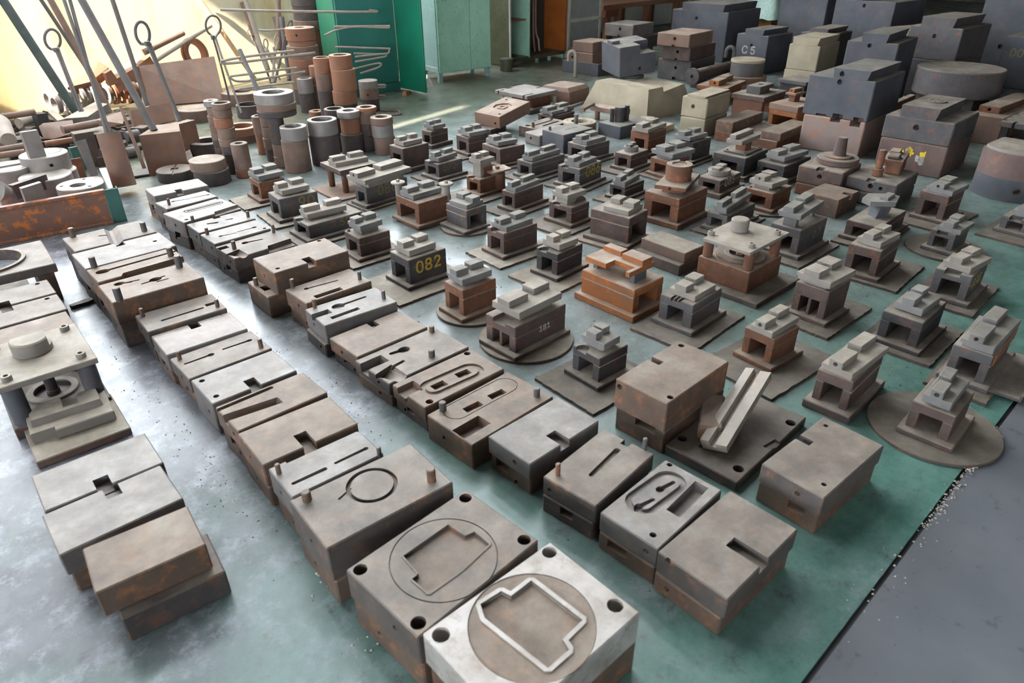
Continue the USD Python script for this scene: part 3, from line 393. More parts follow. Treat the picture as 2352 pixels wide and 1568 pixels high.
    ('steel_hoop', 'hairpin hoop with a rounded tip low before the green cabinet', 'hoop', [(4.611, 7.6, 0.393), (4.828, 7.527, 0.429), (4.9, 7.502, 0.429), (4.904, 7.5, 0.409), (4.85, 7.517, 0.381), (4.659, 7.58, 0.336)], 0.011, 'rod_light', None),
    ('steel_hoop', 'long low hoop crossing the flat wide drum', 'hoop', [(3.962, 7.9, 0.287), (3.618, 8.021, 0.273), (3.413, 8.095, 0.266), (3.398, 8.1, 0.254), (3.485, 8.067, 0.246), (3.769, 7.965, 0.246)], 0.011, 'rod_light', None),
    ('steel_hoop', 'short hoop end peeping out behind the drilled squat stack', 'hoop', [(4.532, 7.22, 0.241), (4.715, 7.202, 0.222), (4.74, 7.2, 0.23), (4.718, 7.202, 0.246), (4.535, 7.22, 0.265)], 0.011, 'rod_light', None),
    ('steel_hoop', 'lowest short hoop end right of the drilled squat stack', 'hoop', [(4.515, 7.22, 0.116), (4.692, 7.202, 0.108), (4.718, 7.2, 0.118), (4.695, 7.202, 0.132), (4.519, 7.22, 0.146)], 0.011, 'rod_light', None),
    ('steel_hoop', 'diagonal thin bar high behind the small tongs', 'hoop', [(3.974, 8.6, 0.789), (4.071, 8.543, 0.779), (4.323, 8.4, 0.796)], 0.011, 'rod_light', None),
    ('steel_hoop', 'thin hoop lying on the floor right of the ring stacks', 'hoop', [(4.535, 7.039, 0.01), (4.666, 6.905, 0.01), (4.641, 6.792, 0.01), (4.553, 6.72, 0.01), (4.457, 6.8, 0.01)], 0.008, 'rod_brown', None),
    ('steel_bar', 'round bar lying in the far left of the pile', 'bar', [(1.052, 8.197, 0.3), (1.39, 8.23, 0.3)], 0.03, 'rod_brown', None),
    ('steel_tube', 'short pale tube lying on the far left pile', 'tube', [(1.251, 8.392, 0.19), (1.471, 8.593, 0.19)], 0.045, 'rod_light', None),
    ('steel_bar', 'upper of two brown bars lying left of the leaning block', 'bar', [(0.844, 7.225, 0.22), (1.065, 7.228, 0.22)], 0.026, 'rod_brown', None),
    ('steel_bar', 'lower of two brown bars lying left of the leaning block', 'bar', [(0.806, 7.022, 0.22), (1.015, 6.998, 0.22)], 0.026, 'rod_brown', None),
    ('steel_bar', 'rusty bar with a bright edge before the shovel', 'bar', [(1.221, 7.268, 0.2), (1.453, 7.246, 0.2)], 0.024, 'ring_rust', None),
    ('steel_tube', 'tube handle lying on the shovel blade', 'tube', [(1.376, 7.219, 0.3), (1.673, 7.282, 0.3)], 0.034, 'rod_brown', None),
    ('scrap_cone', 'pale cone-shaped scrap at the left edge of the pile', 'scrap', [(0.997, 7.8, 0.3), (0.996, 7.453, 0.24)], 0.11, 'rod_light', None),
    ('steel_tube', 'short black tube behind the leaning flat bar', 'tube', [(1.905, 7.372, 0.12), (2.024, 7.387, 0.12)], 0.05, 'rod_grey', None),
    ('steel_tube', 'second short black tube low behind the leaning flat bar', 'tube', [(1.785, 7.056, 0.05), (1.897, 7.063, 0.05)], 0.045, 'rod_grey', None),
    ('scrap_cone', 'stubby pale cone on the left end of the bin', 'scrap', [(0.594, 5.63, 0.3), (0.649, 5.648, 0.27)], 0.07, 'ring_grey', None),
]
HUL = [
    ('steel_plate', 'big rust-mottled steel plate leaning upright in the pile', 'steel plate', [(2.65, 8.961, 0.06), (3.423, 8.668, 0.06), (3.568, 9.081, 0.494), (2.711, 9.231, 0.46), (2.657, 8.981, 0.039), (3.431, 8.688, 0.039), (3.576, 9.101, 0.473), (2.718, 9.251, 0.439)], 'plate_rust'),
    ('steel_beam', 'bright sunlit rusty beam lying slanted at the wall, left one', 'beam', [(1.996, 9.5, 0.285), (2.241, 9.5, 0.315), (2.505, 9.6, 0.43), (2.431, 9.65, 0.502), (2.009, 9.589, 0.178), (2.254, 9.589, 0.207), (2.519, 9.689, 0.323), (2.444, 9.739, 0.395)], 'ring_rust'),
    ('steel_beam', 'bright sunlit rusty beam lying slanted at the wall, right one', 'beam', [(2.426, 9.3, 0.322), (2.74, 9.4, 0.425), (2.994, 9.6, 0.503), (2.95, 9.65, 0.548), (2.495, 9.45, 0.406), (2.47, 9.295, 0.19), (2.785, 9.395, 0.292), (3.039, 9.595, 0.37), (2.995, 9.645, 0.415), (2.539, 9.445, 0.274)], 'ring_rust'),
    ('flat_bar', 'short rusty bar end below the left sunlit beam', 'bar', [(2.345, 9.2, 0.425), (2.419, 9.2, 0.456), (2.474, 9.2, 0.315), (2.359, 9.2, 0.289), (2.345, 9.3, 0.425), (2.419, 9.3, 0.456), (2.474, 9.3, 0.315), (2.359, 9.3, 0.289)], 'ring_rust'),
    ('flat_bar', 'narrow rusty flat bar leaning left of the big mottled plate', 'bar', [(2.646, 9.082, 0.05), (2.696, 9.081, 0.05), (2.66, 9.0, 0.491), (2.626, 9.0, 0.488), (2.647, 9.102, 0.054), (2.696, 9.101, 0.054), (2.661, 9.02, 0.494), (2.626, 9.02, 0.491)], 'ring_rust'),
    ('flat_bar', 'rusty flat bar leaning across the hammer block front', 'bar', [(1.749, 6.534, 0.0), (1.779, 6.53, 0.0), (1.8, 6.832, 0.496), (1.779, 6.832, 0.492), (1.751, 6.551, -0.01), (1.781, 6.547, -0.01), (1.803, 6.849, 0.486), (1.781, 6.849, 0.482)], 'rod_brown'),
    ('hammer_block', 'rounded brown hammer block with a handle hole, by the tilted cylinder', 'hammer block', [(1.736, 6.346, 0.34), (1.817, 6.322, 0.34), (2.036, 6.251, 0.34), (2.142, 6.557, 0.34), (1.975, 6.628, 0.34), (1.736, 6.346, 0.0), (1.817, 6.322, 0.0), (2.036, 6.251, 0.0), (2.142, 6.557, 0.0), (1.975, 6.628, 0.0)], 'plate_rust'),
    ('hammer_block', 'squarer brown hammer block behind the rounded one', 'hammer block', [(2.18, 6.698, 0.3), (2.357, 6.76, 0.3), (2.318, 6.836, 0.3), (2.141, 6.774, 0.3), (2.18, 6.698, 0.0), (2.357, 6.76, 0.0), (2.318, 6.836, 0.0), (2.141, 6.774, 0.0)], 'plate_rust'),
    ('steel_plate', 'low brown steel plate standing behind the hammer blocks', 'steel plate', [(2.147, 7.923, 0.05), (2.62, 8.072, 0.05), (2.639, 8.172, 0.217), (2.183, 8.023, 0.222), (2.136, 7.957, 0.031), (2.609, 8.106, 0.031), (2.629, 8.206, 0.198), (2.172, 8.057, 0.203)], 'plate_rust'),
    ('steel_box', 'small dark open-topped box standing behind the grey channel', 'box', [(1.402, 6.974, 0.3), (1.555, 6.974, 0.3), (1.559, 7.098, 0.3), (1.406, 7.098, 0.3), (1.402, 6.974, 0.0), (1.555, 6.974, 0.0), (1.559, 7.098, 0.0), (1.406, 7.098, 0.0)], 'plate_dark'),
    ('steel_plate', 'pale bright plate lying flat at the foot of the tongs', 'steel plate', [(1.602, 8.237, 0.2), (1.806, 8.147, 0.2), (2.07, 8.347, 0.26), (2.006, 8.546, 0.26), (1.609, 8.254, 0.112), (1.813, 8.163, 0.112), (2.077, 8.364, 0.172), (2.014, 8.563, 0.172)], 'ring_grey'),
    ('steel_plate', 'small pale plate tilted before the row of half rings', 'steel plate', [(1.566, 8.623, 0.22), (1.629, 8.643, 0.22), (1.62, 8.219, 0.2), (1.544, 8.182, 0.2), (1.566, 8.625, 0.19), (1.628, 8.645, 0.19), (1.619, 8.22, 0.17), (1.543, 8.183, 0.17)], 'ring_grey'),
    ('shovel', 'old rounded shovel blade with a tube socket lying in the pile', 'shovel', [(1.298, 7.737, 0.26), (1.341, 7.743, 0.28), (1.572, 7.686, 0.28), (1.527, 7.525, 0.2), (1.357, 7.6, 0.16), (1.291, 7.667, 0.16), (1.3, 7.746, 0.252), (1.343, 7.752, 0.272), (1.574, 7.695, 0.272), (1.529, 7.534, 0.192), (1.36, 7.609, 0.152), (1.293, 7.676, 0.152)], 'rod_brown'),
    ('tray', 'long rusty angle tray lying behind the cylinder block', 'tray', [(1.712, 7.63, 0.22), (1.755, 7.626, 0.26), (2.01, 7.636, 0.3), (1.937, 7.473, 0.22), (1.71, 7.608, 0.16), (1.711, 7.642, 0.222), (1.754, 7.638, 0.262), (2.009, 7.647, 0.302), (1.936, 7.485, 0.222), (1.709, 7.62, 0.162)], 'plate_rust'),
    ('black_block', 'small black block behind the pale bar in the pile', 'block', [(1.408, 8.319, 0.26), (1.498, 8.306, 0.26), (1.473, 8.411, 0.26), (1.383, 8.424, 0.26), (1.408, 8.319, 0.0), (1.498, 8.306, 0.0), (1.473, 8.411, 0.0), (1.383, 8.424, 0.0)], 'dark_grey'),
    ('rusty_crate', 'dark rusty crate filling the gap behind the angle steel', 'crate', [(1.484, 7.239, 0.24), (1.659, 7.061, 0.24), (1.791, 7.358, 0.24), (1.615, 7.536, 0.24), (1.484, 7.239, 0.0), (1.659, 7.061, 0.0), (1.791, 7.358, 0.0), (1.615, 7.536, 0.0)], 'plate_dark'),
    ('dish', 'worn curved dish leaning against the hammer blocks', 'dish', [(1.874, 6.449, 0.03), (1.975, 6.348, 0.03), (2.153, 6.427, 0.05), (2.173, 6.527, 0.11), (2.029, 6.524, 0.066), (1.876, 6.452, 0.0), (1.978, 6.351, 0.0), (2.155, 6.429, 0.02), (2.176, 6.529, 0.08), (2.031, 6.527, 0.036)], 'steel_brown'),
    ('paper_scrap', 'white paper scrap on the floor beside the angle steel', 'paper', [(1.489, 6.878, 0.01), (1.542, 6.851, 0.01), (1.406, 6.201, 0.01), (1.366, 6.195, 0.01), (1.489, 6.878, 0.007), (1.542, 6.851, 0.007), (1.406, 6.201, 0.007), (1.366, 6.195, 0.007)], 'paper_white'),
    ('steel_sheet', 'small flat steel sheet on the floor by the tilted cylinder', 'steel sheet', [(1.665, 6.576, 0.02), (1.793, 6.526, 0.02), (1.771, 6.342, 0.02), (1.618, 6.37, 0.02), (1.665, 6.576, 0.008), (1.793, 6.526, 0.008), (1.771, 6.342, 0.008), (1.618, 6.37, 0.008)], 'rod_grey'),
    ('steel_block', 'pale block leaning on the drilled disc in the bin', 'block', [(0.905, 6.106, 0.55), (1.009, 6.106, 0.55), (1.0, 6.141, 0.55), (0.897, 6.141, 0.55), (0.905, 6.106, 0.36), (1.009, 6.106, 0.36), (1.0, 6.141, 0.36), (0.897, 6.141, 0.36)], 'ring_grey'),
    ('square_frame', 'dark square frame with a pale core lying in the bin', 'frame', [(0.689, 5.705, 0.3), (0.923, 5.833, 0.3), (0.902, 5.875, 0.3), (0.667, 5.748, 0.3), (0.689, 5.705, 0.2), (0.923, 5.833, 0.2), (0.902, 5.875, 0.2), (0.667, 5.748, 0.2)], 'ring_dark'),
    ('steel_block', 'pale chipped block inside the square frame in the bin', 'block', [(0.701, 5.468, 0.33), (0.831, 5.527, 0.33), (0.826, 5.57, 0.33), (0.696, 5.512, 0.33), (0.701, 5.468, 0.22), (0.831, 5.527, 0.22), (0.826, 5.57, 0.22), (0.696, 5.512, 0.22)], 'ring_grey'),
    ('grey_channel', 'grey steel channel with a teal face behind the bin', 'channel', [(1.336, 6.948, 0.2), (1.437, 6.962, 0.2), (1.428, 7.0, 0.2), (1.327, 6.987, 0.2), (1.336, 6.948, 0.0), (1.437, 6.962, 0.0), (1.428, 7.0, 0.0), (1.327, 6.987, 0.0)], 'bin_green'),
    ('angle_steel', 'upright grey angle steel behind the bin', 'angle steel', [(1.379, 6.676, 0.0), (1.43, 6.7, -0.0), (1.451, 6.838, 0.278), (1.376, 6.838, 0.271), (1.371, 6.692, -0.008), (1.422, 6.716, -0.008), (1.443, 6.854, 0.271), (1.368, 6.854, 0.263)], 'rod_grey'),
]
EDGE = [
    (1.801, 9.615, 0.16, 0.121),
    (1.801, 9.326, 0.16, 0.108),
    (1.919, 9.494, 0.16, 0.121),
    (2.011, 9.6, 0.16, 0.123),
    (2.115, 9.595, 0.16, 0.124),
    (2.189, 9.623, 0.16, 0.117),
    (2.242, 9.569, 0.16, 0.114),
    (2.352, 9.668, 0.16, 0.126),
    (2.381, 9.531, 0.16, 0.118),
    (2.464, 9.553, 0.16, 0.134),
    (2.548, 9.575, 0.16, 0.138),
    (2.58, 9.432, 0.16, 0.128),
    (2.644, 9.367, 0.16, 0.125),
]
CYLB = ([(1.44, 5.993, 0.06), (1.461, 6.113, 0.445)], 0.085, [(1.461, 6.113, 0.445), (1.59, 6.613, 1.341)], [(1.461, 6.113, 0.445), (1.55, 6.613, 1.343)])
BIGRING = (3.591, 9.75, 0.456, 0.176)
BIN = {'A': (1.012, 6.219, 0.36, 0.161, 0.24), 'A2': (1.032, 6.16, 0.24, 0.151, 0.16), 'B': (0.938, 5.983, 0.26, 0.171, 0.14), 'C': (0.771, 6.269, 0.3, 0.171, 0.18), 'D': (1.068, 5.608, 0.25, 0.152, 0.16), 'E': (1.18, 5.845, 0.2, 0.093, 0.1)}
BINP = [(1.153, 5.365, 0.0), (0.471, 5.463, 0.0), (1.231, 5.35, 0.0)]
PEDESTALS = [
    ('p1', 2.203, 5.088, -3.7, 0.198, 0.199, 0.125, (-0.0, -0.003, 0.05, 0.201, 0.187, 3.0), 'L', 'steel_rusty', 'punch_dark', {}, ('r', 0.17, 0.075, 0.096, 0.056)),
    ('p2', 2.156, 4.588, -5.5, 0.284, 0.203, 0.141, (-0.0, 0.008, 0.045, 0.207, 0.154, 2.0), 'L', 'steel_grey', 'punch', {'dig': ('90', 'yellow_faint', 0.075, 0.45)}, ('r', 0.085, 0.09, 0.08, 0.07)),
    ('p3', 2.163, 4.13, -1.5, 0.403, 0.219, 0.089, (-0.019, 0.019, 0.05, 0.282, 0.132, -4.0), 'L', 'steel_grey', 'punch', {'n': 'round', 'dig': ('52', 'yellow_faint', 0.05, 0.55)}, ('r', 0.085, 0.075, 0.08, 0.07)),
    ('p4', 2.149, 3.625, -2.8, 0.219, 0.184, 0.119, (-0.002, 0.008, 0.065, 0.165, 0.136, 5.0), 'L', 'steel_brown', 'punch_dark', {'bolts': 1}, ('r', 0.102, 0.075, 0.08, 0.084)),
    ('p5', 2.153, 3.097, -1.3, 0.263, 0.189, 0.147, (-0.011, 0.008, 0.04, 0.19, 0.145, 2.0), 'L', 'steel_dark', 'punch', {'dig': ('082', 'yellow_paint', 0.07, 0.15)}, ('r', 0.17, 0.135, 0.096, 0.084)),
    ('p7', 2.789, 4.416, 2.6, 0.381, 0.145, 0.12, (-0.006, 0.001, 0.075, 0.446, 0.218, 3.0), 'L', 'steel_grey', 'punch', {'dig': ('086', 'yellow_faint', 0.07, 0.25), 'hole': 1, 'long': 1}, ('r', 0.051, 0.06, 0.064, 0.056)),
    ('p8', 3.46, 4.978, 1.1, 0.276, 0.193, 0.169, (0.001, 0.011, 0.04, 0.197, 0.144, -2.0), 'L', 'steel_brown', 'punch', {}, ('N',)),
    ('p9', 2.772, 3.866, -0.2, 0.285, 0.267, 0.146, (-0.008, 0.016, 0.04, 0.249, 0.157, 1.0), 'U', 'steel_rusty', 'punch_dark', {'posts': 1, 'wide': 1}, ('d', 0.162)),
    ('p10', 4.078, 5.421, 6.1, 0.22, 0.13, 0.116, (-0.0, -0.002, 0.05, 0.155, 0.138, -4.0), 'L', 'steel_brown', 'punch_dark', {}, ('N',)),
    ('p11', 4.135, 4.958, -2.5, 0.199, 0.186, 0.13, (0.01, -0.019, 0.05, 0.203, 0.18, -2.0), 'L', 'steel_brown', 'punch_dark', {}, ('r', 0.136, 0.06, 0.064, 0.056)),
    ('p12', 4.135, 4.519, -5.7, 0.271, 0.265, 0.129, (-0.009, 0.012, 0.045, 0.204, 0.191, -3.0), 'L', 'steel_brown', 'punch_dark', {}, ('r', 0.102, 0.075, 0.08, 0.07)),
    ('p13', 3.51, 4.575, 1.2, 0.254, 0.187, 0.107, (-0.004, -0.004, 0.045, 0.224, 0.114, 7.0), 'L', 'steel_grey', 'punch_dark', {'n': 'ribs', 'dig': ('072', 'yellow_faint', 0.055, 0.15)}, ('r', 0.102, 0.075, 0.08, 0.07)),
    ('p14', 3.468, 4.019, 1.9, 0.228, 0.157, 0.105, (-0.013, 0.003, 0.14, 0.149, 0.133, -1.0), 'L', 'steel_rusty', 'punch', {'n': 'round', 'pump': 1}, ('r', 0.204, 0.12, 0.096, 0.084)),
    ('p15', 4.136, 4.056, 1.0, 0.399, 0.174, 0.107, (-0.001, -0.005, 0.04, 0.352, 0.115, 2.0), 'L', 'steel_grey', 'punch_dark', {'hole': 1}, ('r', 0.102, 0.075, 0.08, 0.07)),
    ('p16', 4.168, 3.652, 7.0, 0.309, 0.212, 0.131, (-0.0, -0.004, 0.035, 0.246, 0.149, -0.0), 'L', 'steel_grey', 'punch_dark', {'n': 'round', 'dig': ('086', 'yellow_paint', 0.08, 0.25), 'digv': 1}, ('r', 0.085, 0.075, 0.08, 0.07)),
    ('p17', 4.777, 4.093, -1.5, 0.317, 0.218, 0.113, (-0.001, -0.004, 0.035, 0.263, 0.169, 2.0), 'L', 'steel_grey', 'punch_dark', {}, ('r', 0.085, 0.075, 0.08, 0.07)),
    ('p18', 3.463, 3.58, 2.7, 0.31, 0.13, 0.112, (0.004, 0.002, 0.03, 0.288, 0.096, 4.0), 'L', 'steel_brown', 'punch_dark', {}, ('r', 0.127, 0.081, 0.087, 0.061)),
    ('p19', 2.888, 3.541, 0.1, 0.177, 0.219, 0.13, (0.001, -0.002, 0.03, 0.159, 0.171, 5.0), 'R', 'steel_grey', 'punch_dark', {'digl': ('?', 'yellow_faint', 0.05, 0.2), 'swapy': 1}, ('d', 0.18)),
    ('p20', 2.833, 3.025, -2.9, 0.278, 0.167, 0.135, (0.003, 0.004, 0.03, 0.228, 0.139, 3.0), 'L', 'steel_brown', 'punch_dark', {'n': 'trap', 'hole': 1}, ('r', 0.119, 0.105, 0.08, 0.07)),
    ('p21', 3.47, 3.125, 1.5, 0.189, 0.207, 0.11, (-0.001, 0.002, 0.08, 0.187, 0.15, -3.0), 'L', 'steel_brown', 'punch', {'n': 'round', 'arch': 1}, ('r', 0.17, 0.09, 0.096, 0.084)),
    ('p22', 2.81, 2.594, 2.8, 0.231, 0.163, 0.132, (-0.002, -0.006, 0.045, 0.157, 0.137, -4.0), 'L', 'steel_dark', 'punch', {'n': 'round'}, ('r', 0.153, 0.12, 0.096, 0.084)),
    ('p23', 2.108, 2.578, -2.1, 0.225, 0.158, 0.147, (-0.001, 0.002, 0.05, 0.195, 0.135, -1.0), 'L', 'steel_rusty', 'punch_dark', {}, ('d', 0.188)),
    ('p24', 2.103, 2.151, 0.5, 0.349, 0.206, 0.138, (0.003, -0.004, 0.065, 0.296, 0.185, 1.0), 'D', 'steel_brown', 'punch', {'n': 'wide', 'digf': ('181', 'chalk', 0.03, 0.45)}, ('d', 0.236)),
    ('p25', 2.119, 1.691, -2.8, 0.187, 0.164, 0.122, (-0.001, 0.002, 0.05, 0.111, 0.134, 3.0), 'L', 'steel_dark', 'punch_dark', {'n': 'round'}, ('r', 0.161, 0.126, 0.087, 0.075)),
    ('p26', 5.286, 3.824, 1.9, 0.273, 0.197, 0.177, (-0.004, -0.005, 0.04, 0.325, 0.167, 5.0), 'L', 'steel_rusty', 'punch', {}, ('N',)),
    ('p27', 5.383, 3.387, 0.7, 0.278, 0.141, 0.15, (-0.026, 0.037, 0.045, 0.253, 0.168, -3.0), 'N', 'steel_dark', 'punch_dark', {}, ('r', 0.102, 0.06, 0.064, 0.056)),
    ('p28', 4.805, 3.632, 3.3, 0.259, 0.168, 0.109, None, 'L', 'steel_brown', 'punch_dark', {'round': 0.062}, ('r', 0.136, 0.075, 0.08, 0.07)),
    ('p29', 4.867, 3.285, -2.8, 0.248, 0.205, 0.114, (0.017, -0.011, 0.065, 0.277, 0.234, -3.0), 'L', 'steel_rusty', 'punch_dark', {}, ('r', 0.085, 0.06, 0.064, 0.056)),
    ('p30', 4.185, 3.184, 3.8, 0.256, 0.141, 0.077, (-0.004, 0.01, 0.035, 0.254, 0.108, 9.0), 'L', 'steel_dark', 'punch_dark', {}, ('r', 0.119, 0.075, 0.08, 0.07)),
    ('p31', 4.067, 2.662, 2.4, 0.364, 0.279, 0.168, (0.006, 0.003, 0.095, 0.362, 0.215, 17.0), 'L', 'steel_rusty', 'punch', {'head': 1}, ('N',)),
    ('p32', 3.466, 2.683, 6.1, 0.22, 0.297, 0.167, (0.012, -0.019, 0.03, 0.186, 0.184, 3.0), 'R', 'steel_brown', 'punch', {'swapy': 1}, ('r', 0.102, 0.09, 0.096, 0.07)),
    ('p33', 4.797, 2.764, 2.6, 0.315, 0.189, 0.095, None, 'L', 'steel_brown', 'punch', {'round': 0.085, 'dig': ('085', 'chalk', 0.06, 0.2)}, ('N',)),
    ('p34', 5.335, 2.914, 3.2, 0.39, 0.287, 0.145, (0.004, -0.005, 0.115, 0.411, 0.146, 5.0), 'L', 'steel_dark', 'punch', {'post': 1}, ('r', 0.034, 0.034, 0.034, 0.034)),
    ('p35', 5.468, 2.592, -1.4, 0.418, 0.239, 0.117, (0.009, -0.008, 0.055, 0.335, 0.174, -4.0), 'L', 'steel_dark', 'punch_dark', {}, ('r', 0.034, 0.034, 0.034, 0.034)),
    ('p36', 4.73, 2.323, -0.1, 0.274, 0.223, 0.113, (-0.007, 0.004, 0.06, 0.191, 0.193, -6.0), 'L', 'steel_rusty', 'punch', {'bolts': 1, 'hole': 1}, ('d', 0.24)),
    ('p37', 4.211, 2.303, 1.9, 0.377, 0.151, 0.089, (-0.002, -0.004, 0.06, 0.416, 0.09, 6.0), 'L', 'steel_grey', 'punch_dark', {'long': 1}, ('r', 0.102, 0.06, 0.064, 0.056)),
    ('p38', 4.136, 1.789, -0.6, 0.341, 0.198, 0.154, (-0.002, 0.006, 0.095, 0.354, 0.146, 5.0), 'L', 'steel_grey', 'punch_dark', {'legs': 1, 'dig': ('0 7', 'yellow_faint', 0.05, 0.5)}, ('r', 0.118, 0.087, 0.062, 0.052)),
    ('p39', 4.735, 1.546, 1.0, 0.442, 0.209, 0.096, (-0.019, 0.013, 0.105, 0.105, 0.168, -8.0), 'L', 'steel_brown', 'punch_dark', {'wedge': 1}, ('r', 0.107, 0.042, 0.034, 0.034)),
    ('p40', 4.136, 1.323, 2.4, 0.304, 0.181, 0.154, (0.007, -0.011, 0.035, 0.238, 0.139, -6.0), 'L', 'steel_brown', 'punch', {}, ('r', 0.066, 0.144, 0.108, 0.034)),
    ('p41', 5.359, 1.373, -3.5, 0.259, 0.188, 0.163, (0.013, -0.018, 0.035, 0.259, 0.174, -1.0), 'L', 'steel_brown', 'punch_dark', {'hole': 1}, ('r', 0.17, 0.09, 0.128, 0.07)),
    ('p42', 4.797, 1.123, -3.4, 0.208, 0.148, 0.105, (0.014, -0.021, 0.03, 0.221, 0.136, 1.0), 'L', 'steel_grey', 'punch_dark', {'n': 'wide'}, ('d', 0.228)),
    ('p43', 4.159, 0.862, 1.5, 0.291, 0.18, 0.14, (0.011, -0.013, 0.035, 0.239, 0.145, -9.0), 'L', 'steel_grey', 'punch', {'n': 'wide', 'dig': ('030', 'yellow_paint', 0.06, 0.15)}, ('r', 0.102, 0.075, 0.096, 0.07)),
    ('p44', 5.481, 0.891, -4.0, 0.261, 0.169, 0.082, (0.027, -0.021, 0.045, 0.286, 0.113, -3.0), 'L', 'steel_grey', 'punch_dark', {'n': 'wide'}, ('r', 0.17, 0.09, 0.08, 0.07)),
    ('p47', 2.77, 2.093, -0.7, 0.248, 0.364, 0.132, (0.007, -0.01, 0.11, 0.187, 0.303, 7.0), 'R', 'steel_orange', 'steel_orange', {'swapy': 1, 'tplate': 1}, ('N',)),
    ('p50', 2.852, 1.71, 2.2, 0.276, 0.193, 0.132, (-0.002, -0.004, 0.03, 0.193, 0.154, -1.0), 'L', 'steel_grey', 'punch', {'n': 'ribs'}, ('r', 0.16, 0.108, 0.085, 0.057)),
    ('p51', 2.808, 1.237, -4.8, 0.201, 0.157, 0.13, (0.007, -0.003, 0.03, 0.229, 0.116, 2.0), 'L', 'steel_rusty', 'punch', {'hole': 1}, ('r', 0.204, 0.15, 0.128, 0.084)),
    ('p52', 3.395, 1.279, -2.1, 0.225, 0.18, 0.157, (-0.0, -0.003, 0.055, 0.247, 0.187, -2.0), 'D', 'steel_brown', 'punch', {}, ('r', 0.119, 0.09, 0.144, 0.07)),
    ('p53', 3.477, 0.854, 0.6, 0.308, 0.184, 0.135, (0.002, -0.004, 0.04, 0.212, 0.128, -3.0), 'L', 'steel_dark', 'punch_dark', {}, ('r', 0.076, 0.096, 0.087, 0.061)),
    ('p54', 2.748, 0.843, 1.6, 0.32, 0.148, 0.145, (0.009, -0.008, 0.03, 0.329, 0.131, -4.0), 'L', 'steel_brown', 'punch', {'hole': 1}, ('N',)),
    ('p55', 3.398, 0.524, 1.6, 0.378, 0.156, 0.142, (0.005, -0.011, 0.035, 0.371, 0.131, -2.0), 'L', 'steel_grey', 'punch_dark', {'hole': 1, 'rside': 1}, ('r', 0.109, 0.048, 0.053, 0.043)),
    ('p56', 2.787, 0.488, 1.8, 0.231, 0.156, 0.12, (-0.002, 0.0, 0.045, 0.223, 0.101, -0.0), 'L', 'steel_brown', 'punch_dark', {'hole': 1}, ('d', 0.246)),
    ('p57', 5.574, 5.246, 1.8, 0.354, 0.211, 0.064, (0.006, 0.001, 0.045, 0.366, 0.176, 2.0), 'L', 'steel_brown', 'punch_dark', {}, ('N',)),
]
